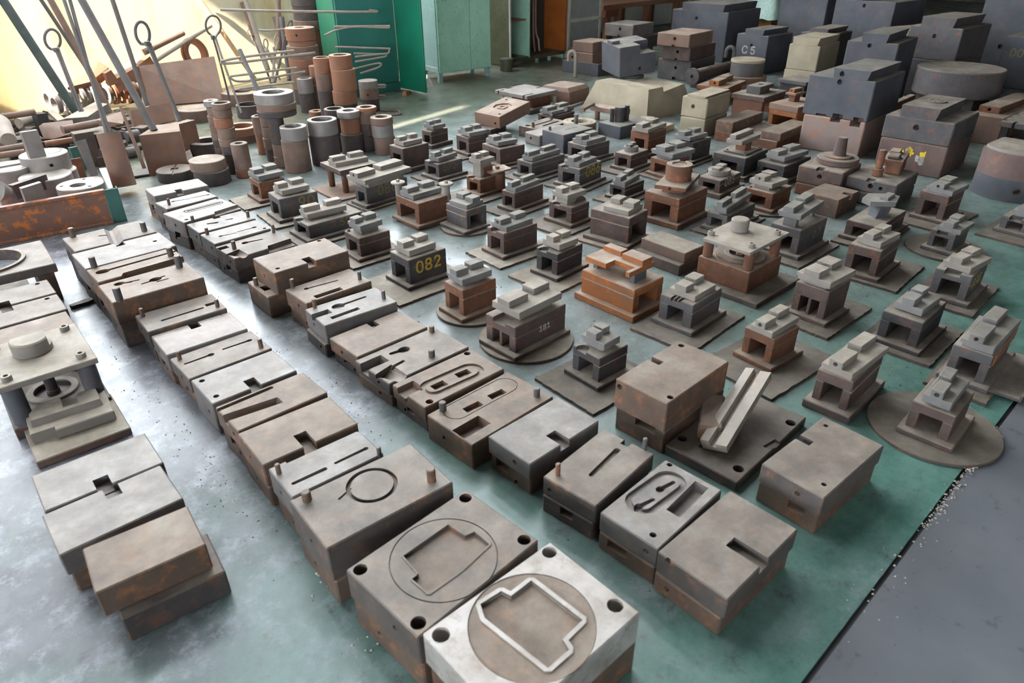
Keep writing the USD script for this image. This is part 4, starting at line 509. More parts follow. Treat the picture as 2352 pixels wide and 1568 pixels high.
STACKS = [
    ('A', 2.753, 5.88, 0.164, (0, 0.417, 0.499, 0.609), 0.58, ('ring_dark', 'ring_brown', 'ring_dark'), 'wide dark ring stack behind the two grey tubes', 0.0),
    ('A2', 2.691, 5.811, 0.065, (0, 0.094, 0.199, 0.382), 0.5, ('ring_brown', 'ring_brown', 'ring_dark'), 'slim tube column under the wide dark rings', 0),
    ('B', 2.731, 5.599, 0.111, (0, 0.268, 0.376), 0.62, ('ring_brown', 'ring_grey'), 'near grey two-ring stack beside the square table punch', 0),
    ('C', 3.015, 5.624, 0.126, (0, 0.259, 0.383), 0.72, ('ring_dark', 'ring_grey'), 'thin-walled grey two-ring stack, right of the near grey one', 0),
    ('D', 3.38, 5.769, 0.106, (0, 0.178, 0.32, 0.38), 0.5, ('ring_dark', 'ring_rust', 'ring_grey'), 'three-ring stack with a bitten waist', 0),
    ('E', 3.574, 5.539, 0.101, (0, 0.156, 0.262, 0.329), 0.55, ('ring_brown', 'ring_grey', 'ring_brown'), 'small three-ring stack nearest the right of the rings', 0),
    ('F', 3.541, 5.741, 0.093, (0, 0.13, 0.243, 0.356, 0.391), 0.6, ('ring_dark', 'ring_dark', 'ring_brown', 'ring_rust'), 'four-ring stack behind the small three-ring stack', 0),
    ('G', 3.339, 5.943, 0.094, (0, 0.138, 0.257, 0.377), 0.7, ('ring_dark', 'ring_dark', 'ring_dark'), 'dark thin-walled tube stack amid the rings', 0),
    ('H', 2.298, 5.932, 0.076, (0, 0.095, 0.174, 0.232, 0.296, 0.385, 0.465, 0.528, 0.581), 0.72, ('ring_dark', 'ring_dark', 'ring_dark', 'ring_brown', 'ring_brown', 'ring_rust', 'ring_brown', 'ring_brown'), 'tall leaning column of eight slim rings', -0.09),
    ('I', 2.301, 6.112, 0.06, (0, 0.116, 0.19, 0.253, 0.316, 0.38, 0.454, 0.527, 0.575), 0.4, ('ring_dark', 'ring_dark', 'ring_dark', 'ring_brown', 'ring_brown', 'ring_brown', 'ring_brown', 'ring_grey'), 'slimmer column of small rings behind the tall one', -0.08),
    ('J', 2.31, 5.762, 0.068, (0, 0.069, 0.282), 0.5, ('ring_rust', 'ring_brown'), 'short tube pair in front of the tall slim column', 0),
    ('K', 2.052, 5.803, 0.14, (0, 0.112, 0.194), 0.0, ('ring_dark', 'ring_brown'), 'solid round block pair on the floor left of the short tubes', 0),
    ('L', 1.876, 6.094, 0.144, (0, 0.088), 0.0, ('ring_dark',), 'dark notched round block beside the solid pair', 0),
    ('M', 2.716, 6.046, 0.056, (0, 0.112, 0.207, 0.301, 0.419), 0.6, ('ring_dark', 'ring_brown', 'ring_brown', 'ring_brown'), 'slim brown tube column by the wide rings', 0),
    ('N', 2.768, 6.322, 0.064, (0, 0.174, 0.343), 0.6, ('ring_rust', 'ring_brown'), 'slim tube pair left of the slim brown column', 0),
    ('O', 3.99, 6.838, 0.127, (0, 0.201, 0.336, 0.55, 0.686), 0.6, ('ring_dark', 'ring_rust', 'ring_rust', 'ring_rust'), 'tall rusty stack in front of the green cabinet', 0),
    ('P', 3.889, 7.055, 0.092, (0, 0.169, 0.319, 0.494, 0.65), 0.72, ('ring_dark', 'ring_dark', 'ring_brown', 'ring_rust'), 'tall slim stack left of the tall rusty one', 0),
    ('Q', 4.492, 7.16, 0.107, (0, 0.131, 0.254, 0.334), 0.0, ('ring_dark', 'ring_brown', 'ring_grey'), 'drilled squat stack by the cabinet door', 0),
    ('R', 3.953, 7.632, 0.086, (0, 0.208, 0.367), 0.6, ('ring_dark', 'ring_grey'), 'grey tube pair behind the wide dark rings', 0),
    ('S', 4.121, 7.67, 0.068, (0, 0.271, 0.477), 0.3, ('ring_brown', 'ring_rust'), 'leaning slim tube pair between the wide rings and tall stacks', -0.03),
    ('T', 4.239, 8.09, 0.179, (0, 0.17, 0.34, 0.417, 0.509, 0.644, 0.7, 0.835), 0.35, ('ring_dark', 'ring_brown', 'ring_brown', 'ring_rust', 'ring_brown', 'ring_rust', 'ring_rust'), 'broad stepped rusty stack amid the wire hoops', 0),
    ('U', 4.648, 8.561, 0.203, (0, 0.355, 0.503, 0.636, 0.74, 0.858, 1.013, 1.124), 0.0, ('ring_dark', 'ring_brown', 'ring_rust', 'ring_rust', 'ring_brown', 'ring_dark', 'ring_dark'), 'tallest wide column at the top edge', 0),
    ('V', 3.647, 8.678, 0.246, (0, 0.134), 0.45, ('ring_brown',), 'flat wide drum under the left ends of the hoops', 0),
    ('W', 3.376, 7.896, 0.146, (0, 0.133), 0.85, ('ring_dark',), 'thin-rimmed drum behind the tall slim column', 0),
    ('Y', 2.427, 6.743, 0.173, (0, 0.107), 0.6, ('ring_dark',), 'lowest ring of the wide rusty pile', 0),
    ('Y2', 2.824, 6.904, 0.17, (0, 0.074, 0.148), 0.65, ('ring_brown', 'ring_rust'), 'wide flat ring pair behind the slim column', 0),
    ('X', 2.886, 8.169, 0.204, (0, 0.124), 0.0, ('ring_brown',), 'flat wide disc behind the rusty pile of rings', 0),
    ('Z', 3.848, 7.25, 0.082, (0, 0.084), 0.5, ('ring_rust',), 'pale low ring right of the wide dark rings', 0),
]
# ------------------------------------------------------------------ trimming punches on welded pedestals
ORD = ['', 'first', 'second', 'third', 'fourth', 'fifth', 'sixth', 'seventh', 'eighth', 'ninth', 'tenth', 'eleventh', 'twelfth', 'thirteenth']
LINES = [2.15, 2.80, 3.45, 4.14, 4.80, 5.42]
def line_of(x): return min(range(6), key=lambda i: abs(LINES[i] - x))
TP, FL = 0.014, 0.023     # base plate and flange thickness
COLOUR = {'steel_grey': 'grey', 'steel_dark': 'dark grey', 'steel_brown': 'purplish brown', 'steel_rusty': 'rusty brown', 'steel_orange': 'orange rusted'}
def base_plate(x, y, yaw, b, a, spec, where, k):
    r = random.Random(k)
    mat = 'plate_dark' if (x > 3.0 and r.random() < .6) or y < 1.8 else 'plate_steel'
    if spec[0] == 'd':
        t = thing('base_plate', 'round flat plate under ' + where, 'steel plate', (x, y, 0), yaw)
        obj('disc', ccyl(0, 0, 0, TP, spec[1], .002, 56), mat, t)
        return
    l, f, rr, bk = spec[1:]
    n = 26; P = []
    X0, X1, Y0, Y1 = -b / 2 - l, b / 2 + rr, -a / 2 - f, a / 2 + bk
    corners = [(X0, Y0), (X1, Y0), (X1, Y1), (X0, Y1)]
    rough = .0025
    for i in range(4):
        p, q = np.array(corners[i]), np.array(corners[(i + 1) % 4])
        for j in range(n):
            P.append(p + (q - p) * j / n + np.array([r.uniform(-rough, rough), r.uniform(-rough, rough)]))
    t = thing('base_plate', 'rectangular plate under ' + where, 'steel plate', (x, y, 0), yaw)
    obj('plate', prism(P, 0, TP), mat, t)

def punch_head(t, o, sl, mat, z, b, a, r):
    """The bolted-on punch: a slab, two raised blocks with a gap, sometimes a bolt hole."""
    dx, dy, dz, sb, sa, syaw = sl
    th = min(.035, max(.026, dz))
    zb = z + dz - th                      # underside of the slab
    P = lambda m: m.rotate((0, 0, syaw)).translate((dx, dy, 0))
    if zb - z > .006:                     # a spacer carries the slab
        if o.get('legs'):
            for s in (-1, 1): obj('spacer', P(cbox(s * sb * .36 - .02, s * sb * .36 + .02, -sa * .28, sa * .28, z, zb)), mat, t)
        elif o.get('wedge'):
            pass
        else:
            obj('spacer', P(cbox(-sb * .38, sb * .38, -sa * .34, sa * .34, z, zb + .001)), mat, t)
    slab = cbox(-sb / 2, sb / 2, -sa / 2, sa / 2, zb, z + dz)
    if r.random() < .6:
        slab = cut(slab, box(-sb, sb, sa / 2 - .012, sa, zb - .01, zb + th * .45))
    top = z + dz; hh = .032 if sa < .2 else .036
    y0, y1 = -sa * .14, sa * .30
    if o.get('swapy'):                    # raised blocks run the other way
        obj('punch_plate', P(slab), mat, t)
        x0, x1 = -sb * .15, sb * .32
        obj('punch_block', P(cbox(x0, x1, -sa / 2, -sa * .06, top - .001, top + hh)), mat, t)
        obj('punch_block', P(cbox(x0 + sb * .08, x1 + sb * .1, sa * .1, sa / 2, top - .001, top + hh)), mat, t)
        return
    obj('punch_plate', P(slab), mat, t)
    g = .40 + r.uniform(-.04, .05); g2 = g + .14 + r.uniform(0, .05)
    blk = cbox(-sb / 2, -sb / 2 + sb * g, y0, y1, top - .001, top + hh)
    if o.get('hole'): blk = cut(blk, cylx(-sb / 2 - .01, -sb / 2 + .05, (y0 + y1) / 2, top + hh * .42, hh * .3))
    obj('punch_block', P(blk), mat, t)
    sh = sa * r.uniform(.04, .14)
    obj('punch_block', P(cbox(-sb / 2 + sb * g2, sb / 2 - .002, y0 + sh, min(sa / 2, y1 + sh), top - .001, top + hh * .95)), mat, t)

def pedestal(key, x, y, yaw, b, a, h, sl, typ, mb, mp, o, plate, label, where):
    r = random.Random(key)
    if plate[0] != 'N':
        base_plate(x, y, yaw, b, a, plate, where, key)
    z0 = TP if plate[0] != 'N' else 0
    t = thing('trimming_punch', label, 'trimming die', (x, y, z0), yaw)
    fl = FL + (0 if plate[0] != 'N' else TP)
    H = fl + h
    fx, fy = .032, .030
    if typ == 'R' and not o.get('tplate'): fx = .05
    obj('flange', cbox(-b / 2 - fx, b / 2 + (fx if typ == 'L' else .008), -a / 2 - fy, a / 2 + fy * .7, 0, fl, .004), mb, t)
    top_h = h * (.36 if typ != 'D' else .44)
    zt = H - top_h
    cap = cbox(-b / 2, b / 2, -a / 2, a / 2, zt, H, .004)
    n = o.get('n'); w = a
    if n == 'round': cap = cut(cap, hull(np.vstack([[(-b / 2 + .045 * math.cos(q), .18 * a + .030 * math.sin(q), z) for q in np.linspace(-PI, PI, 20)] for z in (H - .016, H + .01)])), box(-b / 2 - .02, -b / 2 + .01, .18 * a - .03, .18 * a + .03, H - .016, H + .02))
    if n == 'trap': cap = cut(cap, prism_x([(.10 * a - .022, H - .02), (.10 * a + .022, H - .02), (.10 * a + .038, H + .01), (.10 * a - .038, H + .01)], -b / 2 - .02, -b / 2 + .05))
    if n == 'wide': cap = cut(cap, box(-b / 2 - .02, -b / 2 + b * .22, -.18 * a, .24 * a, H - .022, H + .02))
    if n == 'ribs': cap = cut(cap, *[box(-b / 2 - .02, -b / 2 + .042, -.14 * a + i * .022, -.14 * a + i * .022 + .016, H - .012 - .004 * i, H + .02) for i in range(3)])
    obj('top_plate', cap, mb, t)
    if typ in 'LD':
        tw = a * (.24 if typ == 'L' else .22)
        if key == 'p22' or key == 'p50': tw = a * .27
        ys = [(-a / 2, -a / 2 + tw), (a / 2 - tw, a / 2)]
        if typ == 'D': ys.append((-a * .05, a * .05))
        if key not in ('p42', 'p50', 'p29', 'p26'): obj('rear_wall', cbox(b / 2 - .03, b / 2 - .002, -a / 2 + tw - .001, a / 2 - tw + .001, fl - .001, zt + .0005), mb, t)  # wall added at the back so the tunnel stays dark inside
        for p, q in ys: obj('wall', cbox(-b / 2 + .0015, b / 2 - .0015, p + .0008, q - .0008, fl - .001, zt + .0005), mb, t)
    elif typ == 'R':
        tw = b * .2
        for p, q in ((-b / 2, -b / 2 + tw), (b / 2 - tw, b / 2)): obj('wall', cbox(p + .0008, q - .0008, -a / 2 + .0015, a / 2 - .0015, fl - .001, zt + .0005), mb, t)
        obj('weld_bead', tube([(-b / 2 - .001, -a / 2 + a * i / 24, zt + r.uniform(-.0015, .0015)) for i in range(25)], .0042, 6), 'weld', t)
        obj('rear_wall', cbox(-b / 2 + tw - .001, b / 2 - tw + .001, a / 2 - .03, a / 2 - .002, fl - .001, zt + .0005), mb, t)  # added here too, closing the tunnel so its inside goes dark
    elif typ == 'U':
        tw = a * .18
        obj('wall', cbox(-b / 2, b / 2, -a / 2, -a / 2 + tw, fl - .001, zt + .0005), mb, t)
        obj('wall', cbox(-b / 2, b / 2, a / 2 - tw, a / 2, fl - .001, zt + .0005), mb, t)
    else:
        obj('wall', cbox(-b / 2 + .002, b / 2 - .002, -a / 2 + .001, a / 2 - .001, fl - .001, zt + .0005), mb, t)
    if typ == 'L' and r.random() < .5:
        obj('weld_bead', tube([(-b / 2 + b * i / 24, -a / 2 - .0005, zt + r.uniform(-.001, .001)) for i in range(25)], .003, 6), 'weld', t)
    if 'dig' in o:
        s, m, hh, fx_ = o['dig']
        obj('painted_number', on_front(lettering(s, hh), -b / 2 + b * fx_, -a / 2 + (.0002), fl + h * .36), m, t)
    if 'digf' in o:
        s, m, hh, fx_ = o['digf']
        obj('scratched_number', on_front(lettering(s, hh), -b / 2 + b * fx_, -a / 2, fl + h * .38), m, t)
    if 'digl' in o:
        s, m, hh, fx_ = o['digl']
        obj('painted_mark', on_left(lettering(s, hh), -b / 2, -a / 2 + a * fx_ + .03, fl + h * .25), m, t)
    if o.get('bolts'):
        for sx, sy in ((-.42, .36), (.42, .40), (-.1, -.42))[: 2 if key == 'p4' else 3]:
            obj('bolt', union(ccyl(sx * b, sy * a, H - .001, H + .006, .013, n=16), ccyl(sx * b, sy * a, H + .005, H + .014, .008, n=6)), mb, t)
    if o.get('round'):
        R = o['round']
        obj('punch_disc', ccyl(0, .01, H - .001, H + .04, R, .004, 44), mp, t)
        obj('spacer', ccyl(0, .01, H - .001, H + .012, R * .8, n=30), mp, t)
        for p, q, s in ((-R * .95, -R * .12, 0), (R * .12, R * .98, .02)):
            obj('punch_block', cbox(p, q, -R * .3 + s, R * .42 + s, H + .039, H + .062) ^ cyl(0, .01, H, H + .1, R), mp, t)
        return
    if o.get('head'):                    # a plate carrying a drum-shaped die head
        dx, dy, dz, sb, sa, sy = sl
        R = lambda m: m.rotate((0, 0, sy)).translate((dx, dy, 0))
        obj('spacer', R(cbox(-sb * .3, sb * .3, -sa * .35, sa * .35, H - .001, H + .04)), mb, t)
        obj('head_plate', R(cut(cbox(-sb * .52, sb * .52, -sa * .5, sa * .5, H + .04, H + .068), cylx(-sb, -sb * .4, 0, H + .05, .012))), mb, t)
        drum = union(cyl(0, 0, H + .067, H + .175, .088, n=40), cbox(-.02, .095, -.045, .045, H + .067, H + .175))
        obj('die_head', R(cut(drum, cyl(.0, .0, H + .168, H + .2, .05), box(.06, .12, -.02, .02, H + .13, H + .2))), 'steel_rusty', t)
        return
    if o.get('post'):
        obj('foot_plate', cbox(-.13, .15, -.11, .09, H - .001, H + .014), mb, t)
        for sx, sy in ((-.11, -.09), (.13, -.09), (.13, .07), (-.11, .07)): obj('bolt', ccyl(sx, sy, H + .013, H + .024, .009, n=8), mb, t)
        obj('column', cbox(-.05, .06, -.055, .03, H + .013, H + .08), 'steel_rusty', t)
        obj('punch_plate', cbox(-.15, .17, -.07, .07, H + .08, H + .115), mp, t)
        obj('punch_block', cbox(-.14, .16, -.005, .05, H + .115, H + .15), mp, t)
        return
    if o.get('pump'):
        obj('neck', cbox(-.05, .05, -.05, .05, H - .001, H + .075), mb, t)
        obj('side_lug', union(cyl(b * .42, -a * .42, fl, H + .01, .05), cyl(b * .42, -a * .42, H + .009, H + .03, .03)), mb, t)
        obj('cover_plate', prism([(-.02, -.12), (.17, -.13), (.2, -.02), (.0, .06)], H + .028, H + .04), 'steel_pink', t)
        obj('nut', ccyl(.09, -.06, H + .04, H + .06, .018, n=6), mb, t)
    if o.get('arch'):
        pts = [(-b * .1, a * .62, fl * .5), (-b * .1, a * .62, H * .98), (-b * .05, a * .58, H + .02), (.05, a * .3, H + .03)]
        obj('bracket', tube(smoothpath(pts), .007, 8), mb, t)
        obj('arch', cut(cyly(b * .22, -a * .3, a * .2, H - .03, .07, 36), box(-1, 1, -1, 1, -1, H - .01)), mb, t)
    if o.get('posts'):
        for sx, sy in ((-.36, .55), (.42, -.42)):
            obj('guide_post', union(ccyl(sx * b, sy * a, fl, H + .075, .024, n=30), ccyl(sx * b, sy * a, H + .07, H + .082, .05, n=40), ccyl(sx * b, sy * a, H + .08, H + .098, .012, n=20)), 'punch', t)
    if o.get('tplate'):                  # broad head plate bridging two rails
        sb, sa = sl[3] * 1.05, sl[4]
        Q = lambda m: m.translate((-.01, .015, 0))
        for s in (-1, 1): obj('rail', Q(cbox(-.05, .05, s * sa * .42 - .016, s * sa * .42 + .016, H - .001, H + .052)), 'steel_blue', t)
        pl = cut(cbox(-sb * .55, sb * .5, -sa / 2, sa / 2, H + .052, H + .082), box(-sb, -sb * .18, -sa * .42, sa * .02, H, H + .2))
        obj('head_plate', Q(pl), 'steel_orange', t)
        obj('punch_block', Q(cbox(sb * .12, sb * .42, sa * .05, sa * .46, H + .081, H + .108)), 'steel_orange', t)
        obj('punch_block', Q(cbox(sb * .02, sb * .46, -sa * .48, -sa * .02, H + .081, H + .112)), 'steel_orange', t)
        return
    if o.get('wedge'):
        obj('wedge', hull([(-.08, -.02, H), (-.03, .05, H), (.05, .03, H), (0, -.06, H), (-.05, -.03, H + .085), (0, .06, H + .085), (.09, .02, H + .085), (.03, -.07, H + .085)]), 'steel_blue', t)
        obj('punch_plate', prism([(-.12, .02), (-.02, -.1), (.12, -.07), (.13, -.01), (.04, .1), (-.08, .09)], H + .084, H + .115), mp, t)
        obj('punch_block', cbox(-.03, .09, -.05, .0, H + .114, H + .135), mp, t)
        return
    punch_head(t, o, sl, mp, H, b, a, r)
    if o.get('rside'):
        obj('rust_plate', cbox(-b / 2 + .03, b / 2, -a / 2 - .006, -a / 2 + .001, zt - .01, H - .004), 'steel_orange', t)
        obj('channel', union(box(-b / 2, b / 2 + .06, -a / 2 - .14, -a / 2 - .03, .0, .012), box(-b / 2, b / 2 + .06, -a / 2 - .15, -a / 2 - .14, 0, .03)), mb, t)

FEAT = {'round': 'a round notch', 'trap': 'a V-shaped notch', 'wide': 'a wide notch', 'ribs': 'three small slots'}
rank = {}
for i in range(6):
    col = sorted([p for p in PEDESTALS if line_of(p[1]) == i], key=lambda p: p[2])
    for j, p in enumerate(col): rank[p[0]] = (i + 1, j + 1)
for p in PEDESTALS:
    o = p[11]; ln, n = rank[p[0]]
    f = ''
    if 'dig' in o: f = ' with yellow %s' % o['dig'][0] if 'yellow' in o['dig'][1] else ' chalked %s' % o['dig'][0]
    elif o.get('n'): f = ' with ' + FEAT[o['n']]
    elif o.get('round'): f = ' with a round head'
    elif o.get('head'): f = ' with a drum head'
    elif o.get('posts'): f = ' with two capped posts'
    elif o.get('legs'): f = ' on two spacers'
    elif p[8] == 'D': f = ' with twin openings'
    elif p[8] == 'R': f = ' opening to the right'
    elif o.get('hole'): f = ' with a drilled jaw'
    elif o.get('bolts'): f = ' with bolts'
    where = 'the %s punch from the front, %s punch line' % (ORD[n], ORD[ln])
    lab = '%s punch%s, %s from the front in the %s punch line' % (COLOUR[p[9]], f, ORD[n], ORD[ln])
    pedestal(*p, lab, where)
# ------------------------------------------------------------------ forging dies: upper halves with their cavities, lower halves under them
def die_cuts(fs, b, a, z):
    C, extra, r = [], [], 6
    for f in fs:
        k = f[0]
        if k == 'hole': C.append(cyl(*f[1], z - .045, z + .01, f[2], n=24))
        elif k == 'rslot':
            (x0, y0), (x1, y1), w, d = f[1:]
            C.append(hull(np.vstack([np.column_stack([np.array(c)[0] + w / 2 * np.cos(q), np.array(c)[1] + w / 2 * np.sin(q), np.full(14, zz)]) for c in ((x0, y0), (x1, y1)) for zz in (z - d, z + .01) for q in [np.arange(14) * 2 * PI / 14]])))
        elif k == 'key':
            (x0, y0), rr, (x1, y1), w, d = f[1:]
            q = np.arange(14) * 2 * PI / 14
            C.append(hull(np.vstack([np.column_stack([x0 + rr * np.cos(np.arange(20) * PI / 10), y0 + rr * .8 * np.sin(np.arange(20) * PI / 10), np.full(20, zz)]) for zz in (z - d, z + .01)])))
            C.append(hull(np.vstack([np.column_stack([c[0] + ww / 2 * np.cos(q), c[1] + ww / 2 * np.sin(q), np.full(14, zz)]) for c, ww in (((x0, y0), w * 1.25), ((x1, y1), w)) for zz in (z - d * .8, z + .01)])))
        elif k == 'vee':
            (x0, y0), (x1, y1), w, d = f[1:]
            n = np.array([y1 - y0, x0 - x1]); n = n / np.linalg.norm(n) * w; t_ = np.array([x1 - x0, y1 - y0]) * .15
            P = []
            for c in (np.array([x0, y0]) - t_, np.array([x1, y1]) + t_): P += [(*(c - n), z + .01), (*(c + n), z + .01), (*c, z - d), (*(c + n * .35), z - d)]
            C.append(hull(P))
        elif k in ('slotb', 'slotf'):
            (x0, y0), (x1, y1), L, d = f[1:]
            w0, w1 = min(x0, x1) - .004, max(x0, x1) + .004
            C.append(box(w0, w1, *((a / 2 - L, a / 2 + .02) if k == 'slotb' else (-a / 2 - .02, -a / 2 + L)), z - d, z + .01))
        elif k == 'slotp':
            (x, y), lx, ly, d = f[1:]
            C.append(hull([(x - lx / 2, y - ly / 2, z + .01), (x + lx / 2, y - ly / 2, z + .01), (x - lx / 2, y + ly / 2, z + .01), (x + lx / 2, y + ly / 2, z + .01),
                           (x - lx * .4, y - ly * .4, z - d), (x + lx * .4, y - ly * .4, z - d), (x - lx * .4, y + ly * .4, z - d), (x + lx * .4, y + ly * .4, z - d)]))
        elif k == 'stepf':
            (x, y), d, L = f[1:]; C.append(hull([(x, -a / 2 - .02, z + .01), (x + .03, -a / 2 + L * .7, z + .01), (b, -a / 2 + L, z + .01), (b, -a / 2 - .02, z + .01), (x, -a / 2 - .02, z - d), (x + .03, -a / 2 + L * .6, z - d), (b, -a / 2 + L * .9, z - d), (b, -a / 2 - .02, z - d)]))
        elif k == 'stepb':
            C.append(box(-b / 2 + .06, b, a / 2 - a * f[1], a, z - f[2], z + .01))
        elif k == 'trough':
            (x0, y0), (x1, y1), w, d = f[1:]
            P = []
            for xx, yy in ((-b / 2 - .02, y0 + (y1 - y0) / (x1 - x0) * (-b / 2 - x0)), (x1, y1)):
                P += [(xx, yy - w / 2, z + .01), (xx, yy + w / 2, z + .01), (xx - (.01 if xx > 0 else 0), yy - w * .3, z - d), (xx - (.02 if xx > 0 else 0), yy + w * .3, z - d)]
            C.append(hull(P))
        elif k == 'trough2':
            (x0, y0), (x1, y1), w, d = f[1:]
            C.append(hull([(x0, y0 - w / 2, z + .01), (x0, y0 + w / 2, z + .01), (x1, y1 - w / 2, z + .01), (x1, y1 + w / 2, z + .01), (x0 + .01, y0 - w * .35, z - d), (x0 + .01, y0 + w * .35, z - d), (x1 - .01, y1 - w * .35, z - d), (x1 - .01, y1 + w * .35, z - d)]))
        elif k == 'rbox':
            (x0, y0), (x1, y1), w, d = f[1:]
            n = np.array([-(y1 - y0), x1 - x0]); n = n / np.linalg.norm(n) * w / 2
            C.append(prism([(x0 - n[0], y0 - n[1]), (x1 - n[0], y1 - n[1]), (x1 + n[0], y1 + n[1]), (x0 + n[0], y0 + n[1])], z - d, z + .01))
        elif k == 'ring':
            (x, y), R, w, d = f[1:]; C.append(cyl(x, y, z - d, z + .01, R, n=56) - cyl(x, y, z - d - .01, z + .02, R - w, n=56))
        elif k == 'oval':
            (x0, y0), (x1, y1), R, w, d = f[1:]
            st = lambda rr, z0, z1: hull(np.vstack([np.column_stack([c[0] + rr * np.cos(np.arange(24) * PI / 12), c[1] + rr * np.sin(np.arange(24) * PI / 12), np.full(24, zz)]) for c in ((x0, y0), (x1, y1)) for zz in (z0, z1)]))
            C.append(st(R, z - d, z + .01) - st(R - w, z - d - .01, z + .02))
        elif k == 'poly': C.append(prism(f[1], z - f[2], z + .01))
        elif k == 'scoop':
            (x0, y0), (x1, y1), R = f[1:]
            C.append(MF.cylinder(a * .55, R, R * .5, 24).rotate((90, 0, 0)).rotate((0, 0, 12)).translate((x0, -a / 2 + a * .42, z + R * .35)))
        elif k in ('sh', 'sh2'): C.append(cylx(-b / 2 - .01, -b / 2 + .04, f[1], f[2], f[3]))
        elif k in ('sr', 'sr2'): C.append(box(-b / 2 - .01, -b / 2 + f[5], f[1], f[2], f[3], f[4]))
    return C
for key, x, y, yaw, b, a, zt, zm, mu, ml, fs, lab in DIES:
    r = random.Random(key)
    U = [f for f in fs if f[0] not in ('sh2', 'sr2')]; Lw = [f for f in fs if f[0] in ('sh2', 'sr2')]
    if key == 't0': zm = .1
    zl = max(zm, 0.0)
    t = thing('bolster_plate' if key in ('d34', 'tb') else 'die_block', lab, 'steel plate' if key in ('d34', 'tb') else 'forging die', (x, y, zl), yaw)
    z = zt - zl
    fl = lambda f: f if f[0] not in ('sh', 'sr') else (f[0], f[1], f[2] - zl, f[3]) if f[0] == 'sh' else (f[0], f[1], f[2], f[3] - zl, f[4] - zl, f[5])
    blk = cbox(-b / 2, b / 2, -a / 2, a / 2, 0, z, .004)
    for f in U:
        if f[0] == 'polyring':
            cs_ = m3.CrossSection([np.array(f[1])[::-1] if area2(f[1]) < 0 else np.array(f[1])]).offset(f[2], m3.JoinType.Round)
            blk = union(blk, MF.extrude(cs_, .0165).translate((0, 0, z - .014)))
            blk = cut(blk, prism(f[1], z - f[3], z + .02))
        if f[0] == 'disc':
            blk = cut(blk, cyl(*f[1], z - .007, z + .02, f[2], n=64))
    c = die_cuts([fl(f) for f in U], b, a, z)
    if key not in ('d34', 'tb', 'd14') and not any(f[0] in ('sh', 'sr') for f in U):
        c.append(cylx(-b / 2 - .01, -b / 2 + .04, r.uniform(-.25, .25) * a, z * .5, .010, 16))
    obj('block', cut(blk, *c), mu, t)
    for f in U:
        if f[0] == 'pin': obj('guide_pin', ccyl(*f[1], z - .01, z + f[3], f[2] * .72, .003, 24), 'die_brown' if r.random() < .5 else 'steel_grey', t)
        if f[0] == 'polyring': obj('cavity_floor', prism(f[1], z - f[3] - .002, z - f[3] + .0012), 'die_brown', t)
        if f[0] == 'disc':
            poly = [q for q in U if q[0] == 'polyring'][0][1]
            obj('face_disc', cut(ccyl(*f[1], z - .0072, z - .002, f[2] - .001, .001, 64), prism(poly, z - .02, z + .02)), 'die_brown', t)
    if zm > 0:
        dx, dy = r.uniform(-.008, .008), r.uniform(-.004, .004)
        if key == 't0': dx, dy = .03, -.035
        if key == 'd24': dx, dy = -.02, -.01
        if key == 'd22': dx, dy = -.055, .012
        t2 = thing('die_block', 'lower half beneath the ' + lab.split(',')[0], 'forging die', (x, y, 0), yaw + r.uniform(-.6, .6))
        bl = cbox(-b / 2 + .004 + dx, b / 2 - .004 + dx, -a / 2 + .003 + dy, a / 2 - .003 + dy, 0, zm - .002, .005)
        cc = die_cuts(Lw, b, a, zm)
        if not Lw: cc = [cylx(-b / 2 - .03, -b / 2 + .05, r.uniform(-.3, .3) * a, zm * .5, .010, 16)]
        if r.random() < .4 and not Lw: cc.append(box(-b / 2 - .03, -b / 2 + .035, -.12 * a, .12 * a, zm * .55, zm + .01))
        obj('block', cut(bl, *cc), ml, t2)
        if key == 'd22': obj('guide_pin', ccyl(-b / 2 - .03, a / 2 - .06, zm - .003, zm + .04, .012, .002, 20), 'die_brown', t2)
